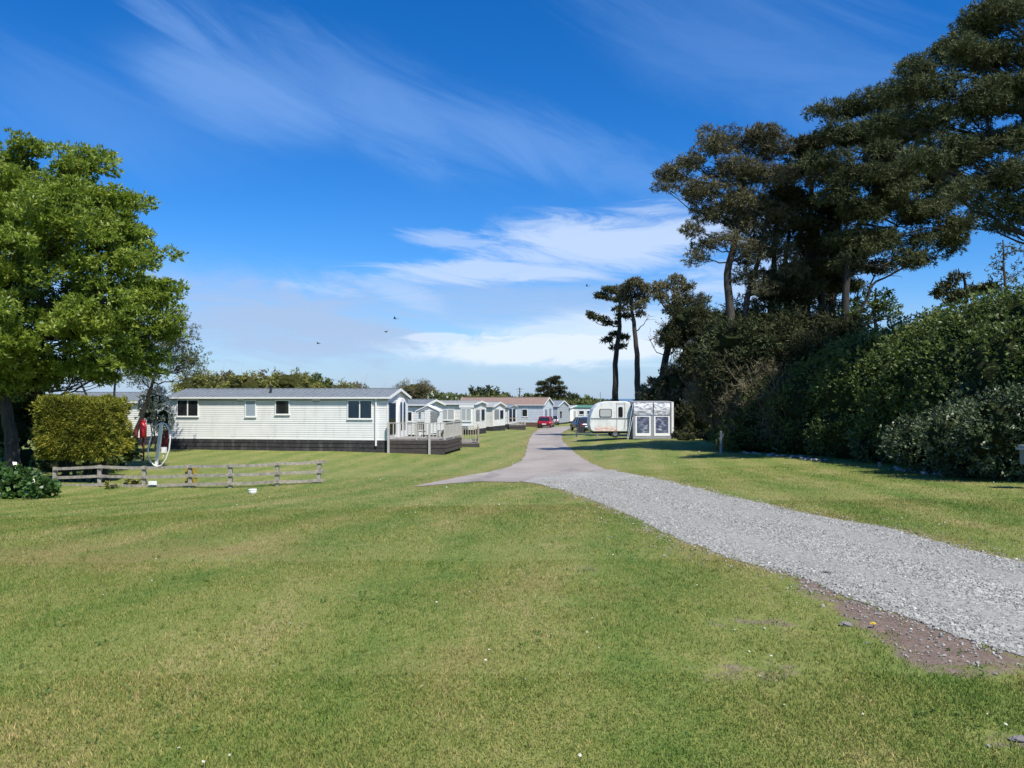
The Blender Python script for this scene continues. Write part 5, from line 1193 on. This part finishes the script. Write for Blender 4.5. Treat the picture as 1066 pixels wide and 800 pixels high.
tree('dense dark cypress-like tree with close-set trunks in the middle of the bank row', b, [b, W(836,360,Y), W(838,310,Y), W(842,260,Y), W(845,190,Y)], .36, .12,
  pads([(845,155,24),(865,150,22),(835,180,26),(870,185,30),(850,215,30),(880,225,30),(830,240,26),(860,255,32),(895,255,26),(835,285,20),(868,285,18),(820,205,20),(905,280,14),(812,300,16),(840,305,20),(872,300,18),(822,318,16),(800,310,14)],Y,.5), M['cypress_leaf'], M['bark_dark'], G5,
  nper=10, rs=.76, per=50, flat=.42, k=9, ln=.25, wd=.05, limb_r=.08, extra_trunks=[([W(858,380,Y),W(856,330,Y),W(854,280,Y),W(850,230,Y)],.28,.1),([W(818,380,Y),W(820,330,Y),W(815,290,Y),W(822,240,Y)],.22,.1)], name='cypress_tree')
Y = 38.5; b = onb(880,Y)
tree('tall dark pine with leaning trunk, next to the large pine at the right edge', b, [b, W(878,360,Y), W(880,310,Y), W(882,270,Y), W(900,220,Y), W(930,160,Y)], .25, .10,
  pads([(885,115,16),(905,112,22),(935,110,26),(875,140,22),(905,145,30),(945,145,30),(865,170,20),(900,185,30),(940,185,32),(975,190,28),(920,220,30),(960,225,30),(895,225,24),(885,250,18),(930,250,22),(975,250,24),(955,270,18),(1000,235,20),(858,120,14),(990,262,12),(905,262,20),(880,275,16),(945,200,30),(915,165,26),(980,215,24),(870,205,22)],Y,.55), M['pine_leaf'], M['bark_dark'], G5,
  nper=11, rs=.72, per=58, flat=.55, k=10, ln=.21, wd=.038, limb_r=.07, bare=[(W(905,300,Y),W(960,262,Y),.07),(W(884,285,Y),W(930,268,Y),.07),(W(893,330,Y),W(915,270,Y),.08)], name='pine_tree')
Y = 29; b = onb(1150,Y)
tree('largest pine, rising past the top right corner with long sweeping limbs', b, [b, W(1140,330,Y), W(1120,260,Y), W(1090,200,Y), W(1070,120,Y), W(1070,40,Y), W(1080,-40,Y)], .5, .12,
  pads([(1040,25,34),(1075,-10,40),(1000,60,30),(1030,70,36),(965,70,22),(980,95,28),(945,85,16),(930,100,16),(1060,100,38),(1010,120,36),(965,130,30),(925,135,22),(1050,150,34),(1000,165,34),(955,170,26),(1040,190,26),(1075,180,36),(1000,200,22),(1030,20,22),(1120,60,50),(1110,130,46),(1130,-20,50),(1020,215,16),(1060,212,18),(990,48,14),(1045,60,30),(1060,15,34),(1085,100,34),(1030,110,30),(1070,150,30),(1045,235,14),(1080,225,18),(985,150,26)],Y,.5), M['pine_leaf'], M['bark_dark'], G5,
  nper=13, rs=.64, per=62, flat=.55, k=10, ln=.18, wd=.032, limb_r=.08, bare=[(W(1095,255,Y),W(1000,205,Y),.14),(W(1095,240,Y),W(1010,170,Y),.10),(W(1110,262,Y),W(1030,235,Y),.08),(W(1085,195,Y),W(1000,185,Y),.08)], name='pine_tree')
Y = 40; b = onb(1010,Y)
tree('small dark spruce-like tree showing between the hedge top and the large pine', b, [b, W(1008,330,Y), W(1005,300,Y), W(1003,285,Y)], .16, .05,
  pads([(1003,292,14),(985,300,9),(1015,302,14),(1000,308,16),(975,306,6),(1030,300,10),(990,312,12)],Y,.4), M['cypress_leaf'], M['bark_dark'], 'small trees behind the hedge', nper=10, rs=.4, per=16, flat=.4, k=7, ln=.28, wd=.07, limb_r=.06, name='spruce_tree')
Y = 38; b = onb(1050,Y)
tree('airy pale green sapling above the hedge at the right edge', b, [b, W(1048,320,Y), W(1045,280,Y), W(1044,250,Y)], .12, .03,
  pads([(1045,262,14),(1035,280,16),(1060,285,18),(1075,260,18),(1050,300,16),(1085,290,18)],Y,.9), M['willow_leaf'], M['bark'], 'small trees behind the hedge', nper=8, rs=.4, per=7, flat=.9, k=6, ln=.18, wd=.06, limb_r=.04, name='sapling', cat='tree')
Y = 39; b = onb(912,Y)
tree('small pale green tree at the left end of the hedge top', b, [b, W(912,350,Y), W(910,320,Y), W(912,300,Y)], .12, .04,
  pads([(912,308,13),(900,318,14),(925,318,14),(910,330,18),(888,330,14),(930,330,14)],Y,.8), M['hedge_leaf'], M['bark'], 'small trees behind the hedge', nper=10, rs=.4, per=14, flat=.8, k=6, ln=.2, wd=.08, limb_r=.05, name='small_tree', cat='tree')
# understorey beneath the pines
G6 = 'dark understorey shrubs beneath the pines'
for lb, L, lm in (('dark cypress shrub between the broad-domed pine and the tall pines',[(722,335,60,24,20),(702,350,61,18,14),(745,345,59,26,24),(732,372,59,30,22)],'cypress_leaf'),
                  ('dark brown-green shrub under the leftmost tall pine',[(778,338,43,28,16),(802,336,42,26,14),(768,358,42,32,22),(805,360,41,34,24)],'pine_leaf'),
                  ('dark shrub under the close-set trunks',[(845,342,41,30,14),(820,346,41,26,18),(872,345,39.5,26,16),(848,370,39.5,34,24)],'cypress_leaf'),
                  ('deep green mass beneath the hedge-top trees',[(800,388,41,36,26),(835,388,40,36,26),(765,392,42,32,26)],'cypress_leaf')):
    shrub(lb, [BL(x,y,YY_,r,2.0,rz_) for x,y,YY_,r,rz_ in L], M[lm], G6, n=4600, ln=.26, wd=.05, k=6, lflat=.3, name='evergreen_shrub', cores=.8)
# dark shrubs by the awning
shrub('dark evergreen shrub rising behind the awning to the foot of the three thin pines', [BL(690,415,62,20,1.8,18),BL(710,400,61,22,1.8,20),BL(675,412,64,10,1,10),BL(738,400,60,26,2.0,28),BL(706,436,60.5,12,1.0,26),BL(690,398,62,12,1,10)], M['pine_brown'], n=3200, ln=.34, wd=.09, k=5, name='evergreen_shrub', group='shrubs round the awning')
shrub('dark bush against the awning\'s right side', [BL(718,440,57,14,1.2,22),BL(738,435,57,22,1.6,30),BL(712,456,54.5,9,.8,8),BL(745,455,53,14,1.2,12)], M['cypress_leaf'], n=2600, ln=.26, wd=.08, k=5, name='evergreen_shrub', group='shrubs round the awning')
# brown, twiggy dead brush
shrub('drooping grey-brown brush with dead branches beside the forked post', [BL(768,428,41.5,26,1.6,34),BL(800,440,39.5,26,2,28),BL(746,412,44,24,2,26),BL(792,408,40,32,1.8,28),BL(825,450,37.5,20,1.6,22),BL(780,457,40,22,1.0,12),BL(820,420,38.5,26,1.6,24)], M['brown_bush'], n=5200, ln=.30, wd=.035, k=6, twig=260, twiglen=1.2, name='dead_brush', corem='core_dark', cores=.8)
shrub('low sunlit yellowish brush at the foot of the forked post', [BL(760,464,41.5,12,.7,7),BL(779,467,40,12,.7,6)], M['gorse_leaf'], n=700, ln=.26, wd=.04, k=5, twig=30, twiglen=.6, name='low_brush', corem='core_olive', cores=.6)
Y = 45.5; b = onb(800,Y)
tree('shadowed pine filling the gap behind the leftmost tall pine', b, [b, W(801,360,Y), W(803,310,Y), W(806,260,Y), W(812,200,Y)], .28, .1,
  pads([(812,215,26),(795,250,24),(820,262,26),(800,290,24),(835,300,26),(785,312,16),(815,318,20),(855,275,22),(780,275,14)],Y,.6), M['cypress_leaf'], M['bark_dark'], G5,
  nper=5, rs=.7, per=38, flat=.6, k=8, ln=.28, wd=.055, limb_r=.07, name='pine_tree')
Y = 45; b = onb(868,Y)
tree('shadowed dark tree filling the gap behind the close-set trunks', b, [b, W(868,360,Y), W(866,310,Y), W(870,260,Y), W(874,220,Y)], .26, .1,
  pads([(870,240,24),(850,265,22),(885,268,22),(862,292,22),(888,300,14),(842,310,20),(870,318,16),(905,250,18)],Y,.6), M['cypress_leaf'], M['bark_dark'], G5,
  nper=5, rs=.7, per=38, flat=.5, k=8, ln=.28, wd=.055, limb_r=.07, name='cypress_tree')
# the long hedge on the bank: sections with lit tops
G7 = 'sections of the tall hedge on the right-hand bank'
# (px, row of top, Y, base row)
secs = [(800,395,42,'lower lit hump at the left end of the tall hedge'),(850,372,39,'hedge section rising beneath the close-set dark trunks'),(900,350,35,'hedge section under the small pale green tree'),
        (950,335,31.5,'middle section of the tall hedge, below the sky gap'),(1005,318,27.5,'high hedge section left of the right edge, with a bright green top'),(1060,302,24.5,'highest hedge section at the right edge'),(1135,285,22,'hedge section running out of the picture at the right')]
for px, top, Y, lb in secs:
    c0 = W(px, top, Y); zb_ = gz(c0.x, Y); H = c0.z-zb_; bb = []
    for q in (-1.35,-.45,.45,1.35):
        yy = Y - q*1.6; xx = c0.x - q*.25
        bb += [(np.array([xx+.6,yy,zb_+H*.76]),(2.1,1.9,H*.25)), (np.array([xx-.3,yy,zb_+H*.48]),(2.2,1.9,H*.38)), (np.array([xx-.7,yy,zb_+H*.18]),(2.1,1.9,H*.28))]
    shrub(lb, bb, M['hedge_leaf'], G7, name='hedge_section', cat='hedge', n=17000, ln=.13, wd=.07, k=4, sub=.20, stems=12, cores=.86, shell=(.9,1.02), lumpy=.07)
shrub('glossy broad-leaved laurel at the foot of the bank near the grey-green box', [BL(1000,460,21.5,40,1.1,34),BL(1045,450,20,44,1.1,42),BL(960,462,24,34,1.0,26),BL(1030,420,22.5,34,1.0,26),BL(1090,440,19.3,40,1,44)], M['glossy_leaf'], n=8500, ln=.10, wd=.055, k=4, spread=.8, name='laurel_bush')
shrub('paler glossy laurel farther along the foot of the bank', [BL(885,455,33,26,1.1,20),BL(915,462,29.5,22,1,18),BL(862,462,35,16,.9,12)], M['glossy_leaf'], n=2600, ln=.15, wd=.08, k=4, spread=.8, name='laurel_bush')

# ------------------------------------------------------------------ sky, sun, camera
SD = Vector((.56,-.83,0)).normalized(); EL = math.radians(55)
SD = Vector((SD.x*math.cos(EL), SD.y*math.cos(EL), math.sin(EL)))
sl_ = bpy.data.lights.new('sun','SUN'); sl_.energy = 4.4; sl_.angle = math.radians(.53); sl_.color = (1,.945,.85)
so = bpy.data.objects.new('sun', sl_); COL.objects.link(so); so.rotation_euler = SD.to_track_quat('Z','Y').to_euler()
w = bpy.data.worlds.new('World'); S.world = w; w.use_nodes = True; nt = w.node_tree; bg = nt.nodes['Background']
st = nt.nodes.new('ShaderNodeTexSky'); st.sky_type = 'NISHITA'; st.sun_disc = False; st.sun_elevation = EL; st.sun_rotation = math.atan2(SD.x, SD.y)
st.altitude = 0; st.air_density = 1.0; st.dust_density = .3; st.ozone_density = 4.0
tc = nt.nodes.new('ShaderNodeTexCoord'); sep = nt.nodes.new('ShaderNodeSeparateXYZ'); nt.links.new(tc.outputs['Generated'], sep.inputs[0])
az = mth(nt,'ARCTAN2', sep.outputs[0], sep.outputs[1]); hyp = mth(nt,'SQRT', mth(nt,'ADD', mth(nt,'MULTIPLY',sep.outputs[0],sep.outputs[0]), mth(nt,'MULTIPLY',sep.outputs[1],sep.outputs[1])))
el = mth(nt,'ARCTAN2', sep.outputs[2], hyp)
cmb = nt.nodes.new('ShaderNodeCombineXYZ'); nt.links.new(az, cmb.inputs[0]); nt.links.new(el, cmb.inputs[1]); AE = cmb.outputs[0]
def dirpx(px, row):
    q = W(px,row,1.0)-Vector((0,0,EYE)); return math.atan2(q.x,q.y), math.atan2(q.z, math.hypot(q.x,q.y))
def blobm(px,row,rx,ry,rot=0,soft=1.0):
    a, e = dirpx(px,row); m_ = nt.nodes.new('ShaderNodeMapping'); m_.vector_type = 'TEXTURE'
    m_.inputs['Location'].default_value = (a,e,0); m_.inputs['Rotation'].default_value = (0,0,math.radians(rot)); m_.inputs['Scale'].default_value = (rx/800,ry/800,1)
    nt.links.new(AE, m_.inputs['Vector']); L = nt.nodes.new('ShaderNodeVectorMath'); L.operation = 'LENGTH'; nt.links.new(m_.outputs[0], L.inputs[0])
    r = nt.nodes.new('ShaderNodeMapRange'); r.interpolation_type = 'SMOOTHSTEP'; r.inputs['From Min'].default_value = 1; r.inputs['From Max'].default_value = 0
    nt.links.new(L.outputs['Value'], r.inputs['Value']); return r.outputs[0]
def streak(sx, sy, rot, detail=7, rough=.6, dist=.6, loc=(0,0,0)):
    v1 = nt.nodes.new('ShaderNodeMapping'); v1.inputs['Rotation'].default_value = (0,0,math.radians(-rot)); v1.inputs['Scale'].default_value = (1,1,1); nt.links.new(AE, v1.inputs['Vector'])
    v2 = nt.nodes.new('ShaderNodeMapping'); v2.inputs['Scale'].default_value = (sx,sy,1); v2.inputs['Location'].default_value = loc; nt.links.new(v1.outputs[0], v2.inputs['Vector'])
    return noisef(nt, v2.outputs[0], 1, detail, rough, dist)
def layer(mask, nz_, lo, hi, amt): 
    t = mth(nt,'ADD', nz_, mth(nt,'MULTIPLY', mth(nt,'SUBTRACT', mask, .5), .55))
    r = nt.nodes.new('ShaderNodeMapRange'); r.interpolation_type='SMOOTHSTEP'; r.inputs['From Min'].default_value = lo; r.inputs['From Max'].default_value = hi; nt.links.new(t, r.inputs['Value'])
    return mth(nt,'MULTIPLY', mth(nt,'MULTIPLY', r.outputs[0], mth(nt,'MULTIPLY',mask,2.2,clamp=True)), amt)
def mx_(*a):
    o_ = a[0]
    for b_ in a[1:]: o_ = mth(nt,'MAXIMUM', o_, b_)
    return o_
# thin veils at the top left and centre
n1 = streak(3.2, 15, -24, 11, .66, 1.3); n2 = streak(6, 30, -5, 11, .68, 1.1, (3,1,0)); n3 = streak(10, 34, 3, 11, .7, .9, (5,2,0)); n4 = streak(1.8, 8, -20, 9, .62, 1.3, (9,4,0))
veil = mx_(layer(blobm(380,105,330,80,-18), n1, .24, .95, .34), layer(blobm(560,150,360,60,-14), n1, .24, .95, .34), layer(blobm(200,40,200,26,-26), n1, .34, .85, .36), layer(blobm(265,100,180,66,-6), n4, .12, .9, .42), layer(blobm(800,60,500,150,-25), n4, .42, .95, .22), layer(blobm(90,120,260,90,-10), n4, .35, .95, .16))
mid = mx_(layer(blobm(650,250,300,62,4), n2, .34, .74, .85), layer(blobm(520,283,290,26,1), n2, .38, .74, .75), layer(blobm(470,250,110,20,-4), n2, .4, .75, .5), layer(blobm(420,305,110,30,-22), n2, .38, .8, .4), layer(blobm(330,300,90,14,-6), n2, .4, .8, .4), layer(blobm(790,290,180,60,0), n2, .36, .78, .7))
low = mx_(layer(blobm(590,364,260,30,0), n3, .26, .60, .95), layer(blobm(660,350,300,45,2), n2, .2, .7, .7), layer(blobm(620,345,220,24,2), n3, .33, .6, .6), layer(blobm(460,352,60,9,0), n3, .3, .5, .6))
# lavender haze bank near the horizon
hz = nt.nodes.new('ShaderNodeMapRange'); hz.interpolation_type='SMOOTHERSTEP'; hz.inputs['From Min'].default_value = .185; hz.inputs['From Max'].default_value = -.03; nt.links.new(mth(nt,'ADD', el, mth(nt,'MULTIPLY', mth(nt,'SUBTRACT', n4, .5), .10)), hz.inputs['Value'])
bank = mx_(mth(nt,'MULTIPLY', hz.outputs[0], .78), layer(blobm(300,345,360,90,-3), n2, .10, .85, .9), layer(blobm(300,345,340,70,-3), n4, .2, .8, .5), layer(blobm(520,320,330,60,2), n2, .2, .8, .6), layer(blobm(140,310,200,40,-3), n4, .2, .8, .5))
hs = nt.nodes.new('ShaderNodeHueSaturation'); hs.inputs['Saturation'].default_value = 1.38; hs.inputs['Value'].default_value = 1.0; nt.links.new(st.outputs[0], hs.inputs['Color'])
c = mixc(nt, 1.0, hs.outputs[0], (.66,.86,1.10), 'MULTIPLY')
SK = 1.0
c = mixc(nt, bank, c, (3.0,3.9,5.6))
c = mixc(nt, veil, c, (2.3,3.9,6.9))
c = mixc(nt, mid, c, (4.3,5.3,7.0))
c = mixc(nt, low, c, (5.6,6.3,7.2))
nt.links.new(c, bg.inputs['Color']); bg.inputs['Strength'].default_value = .10
cam = bpy.data.cameras.new('camera'); co = bpy.data.objects.new('camera', cam); COL.objects.link(co); S.camera = co
co.location = (0,0,EYE); co.rotation_euler = (math.pi/2+PITCH,0,0); cam.sensor_width = 36; cam.lens = 36*800/1066; cam.clip_end = 60000; cam.clip_start = .05
S.view_settings.view_transform = 'Standard'; S.view_settings.look = 'None'; S.view_settings.exposure = .55; S.view_settings.gamma = 1
S.cycles.max_bounces = 6; S.cycles.transparent_max_bounces = 8; S.cycles.diffuse_bounces = 3
